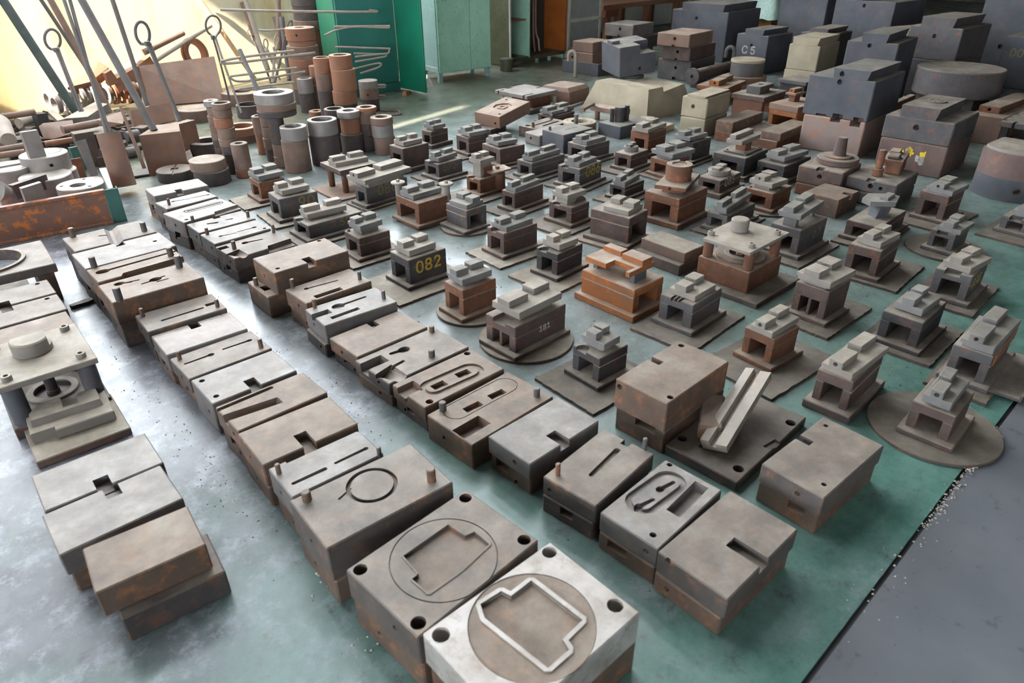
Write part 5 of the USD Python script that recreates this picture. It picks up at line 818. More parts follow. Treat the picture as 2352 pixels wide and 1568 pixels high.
# ------------------------------------------------------------------ stacks of rings and tubes
for key, x, y, R, zs, ir, mats, lab, lean in STACKS:
    r = random.Random(key)
    zs = list(zs)
    if key == 'A': zs = [.42, .47, .525, .61]; mats = ('ring_dark', 'ring_brown', 'ring_grey')
    if key == 'A2': zs[-1] = .418
    if key == 'A2': x, y = x, y
    n = len(zs) - 1
    H = zs[-1]
    for i in range(n):
        last = i == n - 1
        Ri = R * (1 if last or key in 'AK' else r.uniform(.93, 1.02))
        if key == 'T': Ri = R * [1.0, 1.05, 1.04, 1.05, 1.03, .86, .94, .94][i] * (.98 if i < 5 else 1)
        if key == 'D': Ri = R * [.98, .86, 1.0][i]
        if key in 'BC' and i == 0: Ri = R * 1.0
        if key == 'O' and last: Ri = R * .92
        f = zs[i] / H
        dx = lean * f * .0
        sh = r.uniform(-.006, .006)
        hgt = zs[i + 1] - zs[i] - .0012
        where = {0: 'bottom', n - 1: 'top'}.get(i, ORD[n - i] + ' from the top')
        kind = 'solid round' if ir == 0 else 'steel ring'
        short = lab
        L = ('%s ring of the %s' % (where, short)) if n > 1 else short
        t = thing('steel_ring' if ir else 'round_block', L, 'ring' if ir else 'round block', (x + sh, y - sh, zs[i]), r.uniform(0, 360))
        m = ccyl(0, 0, 0, hgt, Ri, .004, 44)
        if ir: m = cut(m, cyl(0, 0, -.01, hgt + .01, Ri * ir * (1 if last else .9), n=36))
        if (key, i) in (('T', 6), ('Q', 1)):
            a0 = math.radians(228); m = cut(m, cyl(0, 0, -R * .35, .0, .014).rotate((0, 90, 0)).translate((0, 0, hgt * .5)).translate((-Ri * .75, 0, 0)))
        if key == 'D' and i == 1: m = cut(m, cyl(-Ri * 1.05, -.02, -.01, hgt + .01, Ri * .35))
        if key == 'L': m = cut(m, box(-R, R, -.006, .006, hgt - .008, hgt + .01), box(-.03, .03, -.03, .03, hgt - .012, hgt + .01))
        obj('body', m, mats[i], t)
        if (key, i) in (('T', 6), ('Q', 1)):
            UsdGeom.Xformable(stage.GetPrimAtPath(t)).GetOrderedXformOps()[1].Set(48.0)

# ------------------------------------------------------------------ the scrap pile: rods, tongs, hoops, plates, blocks
for name, lab, cat, pts, rr, mat, grp in RODS:
    P = np.array(pts)
    o = P[0].copy(); closedloop = name in ('tongs', 'steel_hoop')
    t = thing(name, lab, cat, o)
    Q = P - o
    if name == 'steel_hoop' and len(Q) > 2: Q = smoothpath(Q, 5)
    if name == 'scrap_cone':
        obj('body', tube(Q, [rr, rr * .55], 28), mat, t)
    elif name == 'tongs':
        k = 3
        obj('loop', tube(smoothpath(Q[2:-2], 3), rr, 8), mat, t)
        obj('leg', tube(smoothpath(Q[:3], 3), rr, 8), mat, t)
        obj('leg', tube(smoothpath(Q[-3:], 3), rr, 8), mat, t)
        obj('rivet_collar', tube([Q[2] - [0, 0, .02], Q[2] + [0, 0, .02]], rr * 1.8, 10), mat, t)
    else:
        obj('bar', tube(Q, rr, 16 if rr > .015 else 8), mat, t)
for name, lab, cat, pts, mat in HUL:
    P = np.array(pts); o = np.array([*P[:, :2].mean(0), P[:, 2].min()])
    t = thing(name, lab, cat, o)
    obj('blade' if name == 'shovel' else 'body', hull(P - o), mat, t, smooth=20)
(pb, pt), rr, h1, h2 = CYLB
o = np.array(pb); t = thing('hammer_cylinder', 'brown tilted cylinder block with two long thin handles welded on top', 'hammer', o)
obj('cylinder', tube(np.array([pb, pt]) - o, rr, 40), 'plate_rust', t, smooth=40)
for k, h in enumerate((h1, h2)):
    q = np.array(h) - o; q[0] += [(.012 if k else -.012), 0, -.01]
    obj('handle', tube([q[0], q[0] + (q[1] - q[0]) * 1.15], .013, 10), 'rod_grey', t)
for k, (x, y, z, r0) in enumerate(EDGE):
    t = thing('edge_ring', 'pale ring standing on edge by the wall, %s from the left in its row' % ORD[k + 1], 'ring', (x, y, max(0, z)), 0, None)
    m = (ccyl(0, 0, -.024, .024, r0, .005, 36) - cyl(0, 0, -.1, .1, r0 * .62, n=30)).rotate((0, 90, 0)).rotate((0, 0, 8 + (k % 3) * 4))
    obj('body', m, 'ring_grey' if k < 9 else 'ring_rust', t)
x, y, z, r0 = BIGRING
t = thing('edge_ring', 'big rusty flanged ring leaning on the wall above the mottled plate', 'ring', (x, y, z), 0)
obj('body', (ccyl(0, 0, -.05, .05, r0, .006, 44) - cyl(0, 0, -.1, .1, r0 * .72, n=40)).rotate((78, 0, 20)), 'ring_rust', t)
obj('rim', (ccyl(0, 0, -.02, .02, r0 * 1.12, .004, 44) - cyl(0, 0, -.1, .1, r0 * .9, n=40)).rotate((78, 0, 20)), 'ring_rust', t)
obj = obj
# rusty bin with machine parts in it
(bx, by, _), (ax, ay, _), (cx, cy, _) = BINP
byaw = math.degrees(math.atan2(by - ay, bx - ax))
t = thing('rusty_bin', 'long orange-rusted steel bin with a teal end post, at the left edge', 'bin', (bx, by, 0), byaw)
obj('front_panel', cbox(-1.6, 0, 0, .012, .0, .235, .003), 'bin_rust', t)
obj('front_rim', cbox(-1.6, 0, -.014, .03, .222, .245, .003), 'bin_rust', t)
obj('bottom_rail', cbox(-1.6, .0, -.018, .02, .0, .022, .003), 'bin_rust', t)
obj('end_post', cut(cbox(-.006, .085, -.004, .06, 0, .24, .003), box(-.02, .078, .006, .1, .01, .3)), 'bin_green', t)
obj('back_panel', cbox(-1.6, -.01, 1.2, 1.212, 0, .2, .003), 'bin_rust', t)
obj('bottom', box(-1.6, -.01, .0, 1.2, .004, .012), 'bin_rust', t)
for k, lab, extra in (('A', 'drilled round steel disc carrying the leaning block in the bin', 1), ('A2', 'wide round disc under the drilled disc in the bin', 0), ('B', 'plain pale round disc lowest at the front of the bin', 0),
                      ('C', 'slotted round disc at the left edge of the bin', 2), ('D', 'flanged disc with a centre bore at the right end of the bin', 3), ('E', 'small ring behind the flanged disc in the bin', 4)):
    x, y, z1, r0, z0 = BIN[k]
    t = thing('round_casting', lab, 'disc', (x, y, z0), 0)
    m = ccyl(0, 0, 0, z1 - z0, r0, .005, 52)
    if extra == 1: m = cut(m, cyl(0, 0, 0, r0 * .4, .013).rotate((90, 0, 0)).translate((.0, -r0 * .7, (z1 - z0) * .5)), cyl(.3 * r0, .2 * r0, z1 - z0 - .006, 1, r0 * .55) - cyl(.3 * r0, .2 * r0, 0, 2, r0 * .48))
    if extra == 2: m = cut(m, box(-r0, r0, -.03, .03, z1 - z0 - .03, 1), cyl(0, 0, z1 - z0 - .008, 1, r0 * .85) - cyl(0, 0, 0, 2, r0 * .8))
    if extra == 3: m = cut(m, cyl(-.02, -.02, z1 - z0 - .05, 1, r0 * .34), *[cyl(r0 * .75 * math.cos(q), r0 * .75 * math.sin(q), z1 - z0 - .03, 1, .013) for q in (1.1, 2.9, 5.0)])
    if extra == 4: m = cut(m, cyl(0, 0, -.01, 1, r0 * .7))
    obj('disc', m, 'ring_grey' if extra != 4 else 'ring_brown', t)
    if k in 'ABCD' and z0 > .02:
        t = thing('round_casting', 'hidden lower disc propping the ' + lab.split(' in the')[0].split(' at the')[0], 'disc', (x + .015, y + .01, .012), 0)
        obj('disc', ccyl(0, 0, 0, (BIN['A2'][4] if k == 'A' else z0) - .014, r0 * .8, .004, 36), 'ring_brown', t)
# ------------------------------------------------------------------ left row of large tooling at the picture's left edge
def left_die(x1, y0, z, a, lab, mat, notch, hole=True, b=.36, yaw=-2):
    t = thing('die_block', lab, 'forging die', (x1 - b / 2, y0 + a / 2, 0), yaw)
    m = cbox(-b / 2, b / 2, -a / 2, a / 2, 0, z, .004)
    c = []
    if hole: c.append(cyl(b / 2 - .05, a / 2 - .03, z - .04, z + .01, .012))
    if notch == 'f': c.append(box(-.07, -.02, -a / 2 - .01, -a / 2 + .06, z - .03, z + .01))
    if notch == 'b': c.append(box(-.07, -.02, a / 2 - .06, a / 2 + .01, z - .03, z + .01))
    obj('block', cut(m, *c), mat, t)
left_die(.495, 3.96, .18, .215, 'plain die half with a front notch, next to the big ring plate', 'die_steel', 'f')
left_die(.485, 3.72, .18, .222, 'smooth grey die half with a back notch, second from the big ring plate', 'die_steel', 'b')
left_die(.465, 3.485, .18, .215, 'speckled brown die half with a front notch, behind the guide-post press', 'die_brown', 'f', False)
t = thing('ring_plate', 'thick square plate with a large round opening, at the left edge', 'die plate', (.31, 4.50, 0), -4)
obj('plate', cut(cbox(-.3, .28, -.22, .22, .17, .22, .004), cyl(-.01, .02, .1, .3, .165, n=56)), 'die_steel', t)
obj('rim', cut(cyl(-.01, .02, .219, .232, .185, n=56), cyl(-.01, .02, .2, .3, .165, n=56)), 'die_steel', t)
for sx in (-.24, .22): obj('support', cbox(sx - .04, sx + .04, -.2, .2, 0, .17, .004), 'die_brown', t)
obj('floor_slab', cbox(-.14, .14, -.2, .2, 0, .03, .003), 'steel_dark', t)
def press(name, lab, loc, yaw, b, a, zb, zp, tp, pr, cyls, knob, mb, mp, plateb=None, arc=False, back=0):
    """A guide-post press tool: base with a ring seat, four posts, and a top plate with a round shank."""
    t = thing(name, lab, 'press tool', loc, yaw)
    obj('base', cbox(-b / 2, b / 2, -a / 2, a / 2, 0, zb, .004), mb, t)
    B, A = plateb or (b, a)
    pl = cbox(-B / 2, B / 2, -A / 2, A / 2, zp, zp + tp, .003)
    if arc: pl = cut(pl, cyl(-B / 2 + .02, A / 2 + .06, zp - .1, zp + .2, .1, n=40))
    tp_ = obj('top_plate', pl, mp, t)
    for sx in (-1, 1):
        for sy in (-1, 1):
            px_, py_ = sx * (b / 2 - pr * 1.25), sy * (a / 2 - pr * 1.25)
            obj('guide_post', ccyl(px_, py_, zb - .001, zp + .001, pr, .003, 32), 'steel_rusty' if mb != 'die_dark' else 'steel_blue', t)
            obj('bush', tubez(px_ * .98, py_ * .98, zp + tp - .001, zp + tp + .022, .019, .010, .002, 24), mp, tp_)
    rs_ = obj('ring_seat', union(cut(ccyl(0, 0, zb - .001, zb + .012, min(a, b) * .42, .003, 48), cyl(0, 0, zb - .01, zb + .1, min(a, b) * .2, n=40)), ccyl(0, 0, zb - .001, zb + .02, .026, .002, 24)), mb, t)
    obj('inner_ring', cut(ccyl(0, 0, zb + .011, zb + .02, min(a, b) * .28, .003, 48), cyl(0, 0, zb, zb + .1, min(a, b) * .2, n=40)), mp, rs_)
    obj('ram', cyl(0, 0, zb + .015, zp + .001, .022, n=24), 'steel_dark', t)
    kx, ky, kr, kh = knob
    kk = ccyl(kx, ky, zp + tp - .001, zp + tp + kh, kr, .006, 44)
    if name == 'guide_press' and arc is False: kk = cut(kk, box(kx - kr, kx + kr, ky + kr * .45, ky + kr * 2, zp, zp + 1), box(kx + kr * .8, kx + kr * 2, -1, 1, zp + tp + kh * .4, zp + 1))
    obj('shank', kk, mp, t)
    return t
press('guide_press', 'dusty guide-post press tool with a cut-away round shank, left row', (.255, 3.19, 0), -3, .36, .40, .05, .22, .026, .036, None, (-.01, .04, .074, .065), 'die_dark', 'punch')
press('guide_press', 'four-post press tool with a round shank, beside the orange rusted punch', (3.455, 1.79, TP + .016), -.5, .345, .326, .126, .235, .02, .028, None, (.03, .05, .05, .072), 'steel_rusty', 'punch', (.42, .33), True)
t = thing('base_plate', 'square steel plate lying under the four-post press tool', 'steel plate', (3.44, 1.76, 0), -.5)
obj('plate', cbox(-.23, .24, -.24, .2, 0, TP + .016, .003), 'plate_dark', t)
t = thing('punch_casting', 'stepped grey punch casting lying on a plate in the left row', 'punch', (.255, 2.94, .034), -6)
obj('lower_slab', cut(cbox(-.145, .15, -.11, .085, 0, .045, .004), box(-.16, -.06, -.13, -.082, -.01, .1)), 'punch', t)
obj('upper_bar', hull([(-.13, -.035, .039), (.125, -.035, .039), (.125, .075, .039), (-.10, .085, .039), (-.13, .02, .039), (-.128, -.032, .075), (.12, -.032, .075), (.12, .07, .075), (-.095, .08, .075), (-.128, .02, .075)]) - box(-.01, .045, -.01, .1, .062, .1), 'punch', t)
t = thing('floor_scrap', 'small dark curved steel offcut on the floor by the left row', 'offcut', (.63, 4.14, 0), 10)
obj('body', prism([(-.08, -.02), (.0, -.035), (.07, -.02), (.07, .0), (.0, .012), (-.08, .01)], 0, .02), 'steel_dark', t)
# rail leaning on the bolster plate, and the block it rests on
t = thing('rail_support', 'small brown block propping the leaning steel rail', 'block', (2.10, 1.09, .0455), 30)
obj('body', cbox(-.1, .12, -.04, .05, 0, .075, .006), 'die_brown', t)
t = thing('steel_rail', 'bright grooved steel rail leaning slanted on a block', 'rail', (1.99, .955, .048), 0)
pr = [(-.05, 0), (.05, 0), (.055, .034), (.010, .036), (.008, .018), (-.012, .018), (-.014, .046), (-.05, .046)]
R_ = prism_y([(a_ * 1.0, b_) for a_, b_ in pr], 0, .44)
obj('rail', R_.rotate((14, 0, 0)).rotate((0, -16, 0)).rotate((0, 0, -84)).translate((-.03, .03, .012)), 'rail_steel', t)

# ------------------------------------------------------------------ big forging blocks on the right
def big_block(name, lab, T, yaw, z0, b, a, h, mat, dove=None, holes=(), base=None, slots=(), taper=0, extra=None):
    """T is the front corner; dove = (v0, v1, height) is the dovetail that runs along the block; holes sit on the left face."""
    c, s = math.cos(math.radians(yaw)), math.sin(math.radians(yaw))
    cx, cy = T[0] + c * b / 2 - s * a / 2, T[1] + s * b / 2 + c * a / 2
    t = thing(name, lab, 'die block' if name != 'machine_base' else 'machine part', (cx, cy, z0), yaw)
    m = cbox(-b / 2, b / 2, -a / 2, a / 2, 0, h, .008)
    if taper: m = hull([(sx * b / 2, sy * a / 2 * (1 if k == 0 else 1 - taper), k * h) for sx in (-1, 1) for sy in (-1, 1) for k in (0, 1)])
    C = []
    for v, zf, r in holes: C.append(cylx(-b / 2 - .02, -b / 2 + .08, -a / 2 + a * v, zf * h, r, 20))
    for sl in slots: C.append(box(-b / 2 - .02, -b / 2 + sl[4], -a / 2 + a * sl[0], -a / 2 + a * sl[1], sl[2] * h, sl[3] * h))
    obj('body', cut(m, *C), mat, t)
    if dove:
        v0, v1, dh = dove
        y0, y1 = -a / 2 + a * v0, -a / 2 + a * v1
        d = prism_x([(y0, h - .001), (y1, h - .001), (y1 + .006, h + dh), (y0 - .02, h + dh)], -b / 2, b / 2)
        C2 = [cylx(-b / 2 - .02, -b / 2 + .08, -a / 2 + a * v, zf * h, r, 20) for v, zf, r in holes if zf > 1.02]
        obj('dovetail', cut(d, *C2), mat, t)
    if extra: extra(t, b, a, h)
    return t
def painted_splash(t, b, a, h):
    r = random.Random(5)
    for i in range(9):
        y, z, q = r.uniform(-.12, .08), h * r.uniform(.3, .75), r.uniform(.008, .03)
        P = [(y + q * math.cos(k) * r.uniform(.5, 1.1), z + 1.6 * q * math.sin(k) * r.uniform(.5, 1.1)) for k in np.linspace(0, 2 * PI, 9)[:-1]]
        obj('paint_splash', prism_x(P, -b / 2 - .0015, -b / 2 + .002), 'yellow_bright' if i < 6 else 'chalk', t)
big_block('die_block', 'rust-patched lower block under the big dark blue-grey die', (6.44, 2.39), 2.4, 0, .70, .55, .305, 'base_rust', slots=((.08, .24, .86, 1.1, .2), (.40, .56, .9, 1.1, .2)))
big_block('die_block', 'big dark blue-grey die with a dovetail and two drilled holes', (6.45, 2.39), 2.4, .306, .72, .575, .338, 'steel_blue', (.13, .63, .075), ((.51, 1.10, .022), (.52, .90, .022)), slots=((.04, .20, -.1, .1, .3), (.36, .52, -.1, .12, .3), (.62, .78, -.1, .06, .3)))
big_block('die_block', 'pinkish lower block splashed with yellow paint', (6.31, 1.67), .7, 0, .60, .52, .252, 'base_pink', extra=painted_splash)
def vent_disc(t, b, a, h):
    obj('vent_disc', cut(ccyl(.0, .0, h + .089, h + .1, .075, .003, 40), *[cyl(.045 * math.cos(q), .045 * math.sin(q), h, h + .2, .011) for q in np.arange(6) * PI / 3]), 'steel_grey', t)
big_block('die_block', 'grey dovetailed die with a round vented disc on top', (6.31, 1.67), .7, .253, .60, .525, .183, 'steel_grey', (.28, .79, .09), ((.52, .62, .024),), extra=vent_disc)
big_block('die_block', 'lower block under the blue-grey die behind the tallest pair', (8.45, 2.99), 6, 0, .75, .54, .39, 'steel_blue')
big_block('die_block', 'blue-grey dovetailed die behind the tallest pair', (8.45, 2.99), 6, .391, .75, .53, .309, 'steel_blue', (.25, .72, .085), ((.55, .88, .022),))
big_block('die_block', 'tan lower block carrying the tall tan die', (8.55, 3.88), 3, 0, .58, .38, .31, 'steel_tan')
big_block('die_block', 'tall tan die with a raised top, streaked below', (8.55, 3.88), 3, .311, .58, .37, .28, 'steel_tan', (.1, .9, .08))
big_block('die_block', 'lower half of the far grey dovetailed die', (9.5, 2.72), -4, 0, .8, .58, .43, 'steel_grey')
big_block('die_block', 'far grey dovetailed die with one hole, behind the round drum', (9.5, 2.72), -4, .431, .8, .58, .35, 'steel_grey', (.2, .8, .1), ((.5, .72, .024),))
big_block('die_block', 'large blue-grey die at the top edge with one hole', (10.9, 4.03), -5, 0, .9, .86, .9, 'steel_blue', (.55, .95, .12), ((.5, .93, .024),))
big_block('die_block', 'plain dark blue block at the top edge beside the tarp', (11.3, 5.15), 0, 0, .9, .75, .95, 'steel_blue')
big_block('die_block', 'blue-grey stepped die far right marked with yellow zeros', (10.9, 2.0), 0, 0, .8, .62, .6, 'steel_blue', (.1, .5, .1), ((.35, .85, .024),), extra=lambda t, b, a, h: obj('painted_number', on_left(lettering('00', .09), -b / 2, a / 2 - .08, h * .62), 'yellow_faint', t))
big_block('die_block', 'tall blue block cut by the right top corner', (12.1, 2.6), 0, 0, .9, .7, .95, 'steel_blue', (.2, .6, .1), ((.5, .35, .03),))
big_block('die_block', 'wide purple-grey stepped die before the brown bench', (10.2, 6.12), 2, 0, 1.0, .98, .70, 'steel_blue', (.1, .82, .1), ((.55, .85, .024),))
def chalk_marks(t, b, a, h): obj('chalk_mark', on_left(lettering('C 5', .10), -b / 2, a / 2 - .1, h * .5), 'chalk', t)
big_block('die_block', 'blue-grey die with white chalk marks behind the flanged drum', (9.66, 5.13), -3, 0, .62, .50, .50, 'steel_blue', (.2, .75, .07), ((.5, .72, .024),), extra=chalk_marks)
big_block('die_block', 'low grey stepped block in the gap beside the far blue die', (9.7, 3.66), 0, 0, .5, .3, .5, 'steel_grey', (.3, .9, .06))
big_block('die_block', 'dusty lower block with a long top step, beyond the tan die', (10.0, 4.40), 0, 0, .6, .45, .55, 'steel_grey', (.2, .7, .06))
big_block('die_block', 'tan lower block with a small step under the tan drilled die', (6.07, 3.74), 5, 0, .46, .27, .177, 'steel_tan')
big_block('die_block', 'tan drilled die with a grey dovetail, centre back', (6.09, 3.75), 5, .178, .48, .275, .19, 'steel_tan', (.14, .8, .02), ((.55, .55, .02),))
t = thing('forging_anvil', 'broad tan trapezoid block with a lower step behind, centre back', 'anvil block', (6.62, 5.06, 0), -2)
obj('body', hull([(-.34, -.50, 0), (.02, -.50, 0), (.02, .46, 0), (-.34, .46, 0), (-.22, -.40, .297), (.02, -.40, .297), (.02, .36, .297), (-.22, .36, .297)]), 'steel_tan', t, smooth=False)
obj('rear_step', hull([(.02, -.48, 0), (.5, -.48, 0), (.5, .3, 0), (.02, .3, 0), (.02, -.40, .24), (.46, -.36, .27), (.46, .2, .27), (.02, .26, .24)]), 'steel_tan', t, smooth=False)
t = thing('die_block', 'light blue-grey tilted block with a notched back edge, on the tan anvil', 'die block', (7.0, 5.44, .315), -24, tilt=(3, -5))
m = cbox(-.2, .26, -.18, .30, 0, .33, .006)
m = cut(m, box(.06, .3, -.2, .02, .23, .4), cyly(.06, -.2, -.1, .07, .02))
obj('body', m, 'steel_blue', t)
obj('key', cbox(-.2, -.1, .02, .15, .325, .365, .004), 'steel_blue', t)
obj('roller_foot', cyly(-.1, -.12, .3, -.0, .04), 'steel_dark', t)
t = thing('support_block', 'dark round support under the tilted blue-grey block', 'support', (6.98, 5.4, .272), 0)
obj('body', ccyl(0, 0, 0, .022, .17, .004, 36), 'steel_dark', t)
# two stacks of drilled blocks
def drilled(lab, T, yaw, z0, b, a, h, mat, slots=True):
    big_block('drilled_block', lab, T, yaw, z0, b, a, h, mat, None, ((.45, .62, .022),), slots=((.42, .53, -.1, .16, .06),) if slots else ())
drilled('bottom block of the left drilled stack beyond the anvil', (8.85, 6.85), 5, 0, .62, .52, .24, 'steel_pink')
drilled('second block from the top of the left drilled stack', (8.95, 6.82), 5, .242, .58, .46, .17, 'steel_grey')
drilled('white-crusted top block of the left drilled stack', (8.85, 6.84), 5, .414, .56, .50, .17, 'die_bright')
drilled('bottom block of the right drilled stack beside the roller', (8.5, 5.56), 6, 0, .70, .50, .26, 'steel_grey')
drilled('second block from the top of the right drilled stack', (8.45, 5.56), 6, .262, .72, .42, .17, 'steel_brown')
drilled('pale top block of the right drilled stack', (8.4, 5.56), 6, .434, .66, .48, .16, 'steel_pink')
big_block('steel_box_block', 'small pale drilled block in the trough behind the anvil', (8.0, 6.86), 4, .03, .42, .4, .25, 'steel_pink', None, ((.9, .7, .02),))
big_block('steel_box_block', 'pale upper block resting on the drilled block in the trough', (8.02, 6.88), 4, .282, .42, .36, .14, 'steel_pink')
t = thing('trough', 'grey-blue sheet trough behind the anvil holding blocks', 'trough', (8.35, 7.1, 0), 4)
obj('tray', cut(cbox(-.4, .45, -.35, .3, 0, .16, .004), box(-.38, .43, -.33, .28, .03, .3)), 'steel_blue', t)
t = thing('crane_hook', 'grey J-shaped hook standing left of the tilted blue block', 'hook', (7.75, 6.95, 0), 20)
hk = [(0, 0, 0), (0, 0, .27)] + [(0, .055 - .055 * math.cos(q), .27 + .06 * math.sin(q)) for q in np.linspace(.2, PI * 1.05, 10)] + [(0, .11, .2)]
obj('hook', tube(smoothpath(hk, 3), .024, 12), 'rod_light', t)
t = thing('crane_hook', 'dark hook standing behind the roller, beside the chalked die', 'hook', (9.45, 5.5, 0), 20)
obj('hook', tube(smoothpath([(a_, b_, c_ * 1.05) for a_, b_, c_ in hk], 3), .028, 12), 'rod_grey', t)
t = thing('roller', 'horizontal roller pipe with a pale round flange', 'roller', (8.1, 5.25, .16), 3)
obj('pipe', cylx(0, 1.2, 0, 0, .075, 30), 'steel_brown', t)
obj('end_flange', cylx(-.03, .0, 0, 0, .10, 36) - cylx(-.1, .1, 0, 0, .022), 'steel_grey', t)
obj('cradle', union(cbox(.1, .2, -.08, .08, -.16, -.05), cbox(.9, 1.0, -.08, .08, -.16, -.05)), 'steel_dark', t)
t = thing('flanged_drum', 'pale flanged round drum on a brown plate, before the chalked die', 'drum', (8.75, 4.88, 0), 0)
obj('base_plate', ccyl(0, 0, .0, .14, .26, .005, 44), 'steel_pink', t)
obj('drum', ccyl(0, 0, .139, .31, .205, .006, 48), 'steel_grey', t)
obj('flange', ccyl(0, 0, .30, .335, .212, .006, 48), 'steel_tan', t)
t = thing('round_drum', 'very wide flat round drum with a dusty top, far right', 'drum', (8.75, 2.42, .24), 0)
obj('drum', ccyl(0, 0, 0, .26, .415, .012, 72), 'steel_grey', t)
t = thing('support_block', 'dark block bearing the very wide round drum', 'support', (8.75, 2.42, 0), 0)
obj('body', cbox(-.28, .28, -.28, .28, 0, .238), 'steel_dark', t)
for k, (x, y, l) in enumerate(((7.62, 2.53, 'left'), (7.78, 2.30, 'right'))):
    t = thing('edge_plate', '%s of two brown plates on edge before the wide drum' % l, 'steel plate', (x, y, 0), 2)
    obj('plate', cbox(-.25, .25, -.03, .03, 0, .33 - .02 * k, .004), 'steel_rusty', t)
# round-shouldered die, right
t = thing('round_shoulder_die', 'round-shouldered pink and blue die standing alone on the right', 'die block', (6.32, 1.18, 0), -4)
m = cut(cyl(0, 0, 0, .34, .26, n=56), box(.17, .4, -.4, .4, -.01, .5), box(-.4, .4, .22, .4, -.01, .5))
m = cut(m, prism_y([(.02, .35), (.3, .35), (.3, .22)], -.4, .4).rotate((0, 0, -70)))
C = [cyl(0, 0, 0, .12, .024, n=20).rotate((0, -90, 0)).rotate((0, 0, q)).translate((-.17 * math.cos(math.radians(q)), -.17 * math.sin(math.radians(q)), z)) for q, z in ((42, .25), (26, .08))]
obj('body', cut(m, *C), 'base_pink', t)
obj('painted_band', cut(cyl(0, 0, .0, .16, .2615, n=56), cyl(0, 0, -.1, .3, .259, n=56), box(.17, .4, -.4, .4, -.01, .5), box(-.4, .4, .22, .4, -.01, .5), box(.0, .12, -.4, 0, -.1, .5), *C), 'steel_blue', t)
obj('cap_rim', cut(cyl(0, 0, .339, .36, .245, n=56), box(.17, .4, -.4, .4, -.01, .5), box(-.4, .4, .2, .4, -.01, .5), prism_y([(.02, .35), (.3, .36), (.3, .4), (.0, .4)], -.4, .4).rotate((0, 0, -70))), 'punch', t)
# pair with disc and cone, pair with post
for nm, T, b, a, z0, h, lab, mat in (('lower', (5.18, 1.99), .37, .335, 0, .088, 'lower half beneath the die that carries the cone', 'steel_rusty'), ('upper', (5.18, 1.99), .365, .335, .089, .13, 'notched die half carrying a flanged cone', 'steel_brown'),
                                     ('lower', (5.28, 1.64), .44, .355, 0, .09, 'lower half beneath the die that carries a post', 'steel_grey'), ('upper', (5.28, 1.64), .445, .358, .091, .095, 'grey die half carrying a post and a punch block', 'steel_grey')):
    def ex(t, b, a, h, mat=mat, nm=nm): pass
    big_block('die_block', lab, T, 4 if 'cone' in lab else 2.5, z0, b, a, h, mat, None, ((.5, .55, .018),) + (((.3, .5, .014),) if 'post' in lab and nm == 'upper' else ()), slots=((.45, .6, .82, 1.2, .05),) if nm == 'upper' else ())
t = thing('flanged_cone', 'round flange with a tapered post, on the notched brown die', 'cone', (5.42, 2.15, .22), 0)
obj('flange', ccyl(0, 0, 0, .045, .15, .006, 52), 'steel_brown', t)
obj('collar', ccyl(0, 0, .044, .058, .10, .004, 44), 'steel_rusty', t)
obj('post', cyl(0, .0, .057, .19, .048, .036, 32), 'steel_brown', t)
t = thing('short_post', 'slim brown post with a thicker foot on the grey die half', 'post', (5.41, 1.84, .187), 0)
obj('foot', ccyl(0, 0, 0, .055, .038, .004, 28), 'steel_rusty', t)
obj('stem', ccyl(0, 0, .054, .19, .024, .004, 24), 'steel_rusty', t)
t = thing('loose_punch', 'brown punch head lying on the grey die half', 'punch', (5.60, 1.80, .187), 12)
obj('base_block', cbox(-.1, .14, -.06, .05, 0, .085, .01), 'steel_rusty', t)
obj('slab', cbox(-.12, .15, -.065, .075, .084, .112, .004), 'steel_rusty', t)
obj('punch_block', cbox(-.11, .0, -.03, .05, .111, .14, .01), 'steel_brown', t)
obj('punch_block', cbox(.03, .15, -.01, .06, .111, .138, .004), 'steel_pink', t)
t = thing('plate_block', 'pale plate block with a front slot, between the spacer punch and the cone die', 'die block', (4.99, 1.97, 0), -2)
obj('block', cut(cbox(-.15, .15, -.13, .13, 0, .135, .004), box(.0, .05, -.14, -.07, .1, .2)), 'die_brown', t)
t = thing('stepped_slab', 'low dark stepped slab with a broad flat top, before the rotated punch', 'slab', (3.40, 2.22, 0), -2.5)
obj('upper_step', cbox(-.085, .10, -.165, .165, .065, .13, .004), 'plate_steel', t)
obj('lower_step', cbox(-.13, .10, -.17, .17, 0, .066, .004), 'plate_dark', t)
t = thing('table_punch', 'punch on a round-edged table with four stub legs', 'trimming die', (2.79, 4.86, TP), -2)
obj('table_top', hull(np.vstack([[(-.165 + c_, -.16, z), (.165 - c_, -.16, z), (.165 - c_, .16, z), (-.165 + c_, .16, z)] for c_, z in ((0.0, .19), (0, .16), (.04, .125))])), 'steel_brown', t)
for sx in (-.11, .11):
    for sy in (-.11, .11): obj('leg', ccyl(sx, sy, 0, .126, .024, .002, 24), 'steel_rusty', t)
punch_head(t, {}, (0, .0, .035, .28, .14, -3), 'punch', .19, .33, .32, random.Random(3))
t = thing('base_plate', 'rusty rectangular plate lying under the round-edged table punch', 'steel plate', (2.77, 4.84, 0), -2)
obj('plate', cbox(-.24, .2, -.23, .2, 0, TP, .002), 'plate_rust', t)
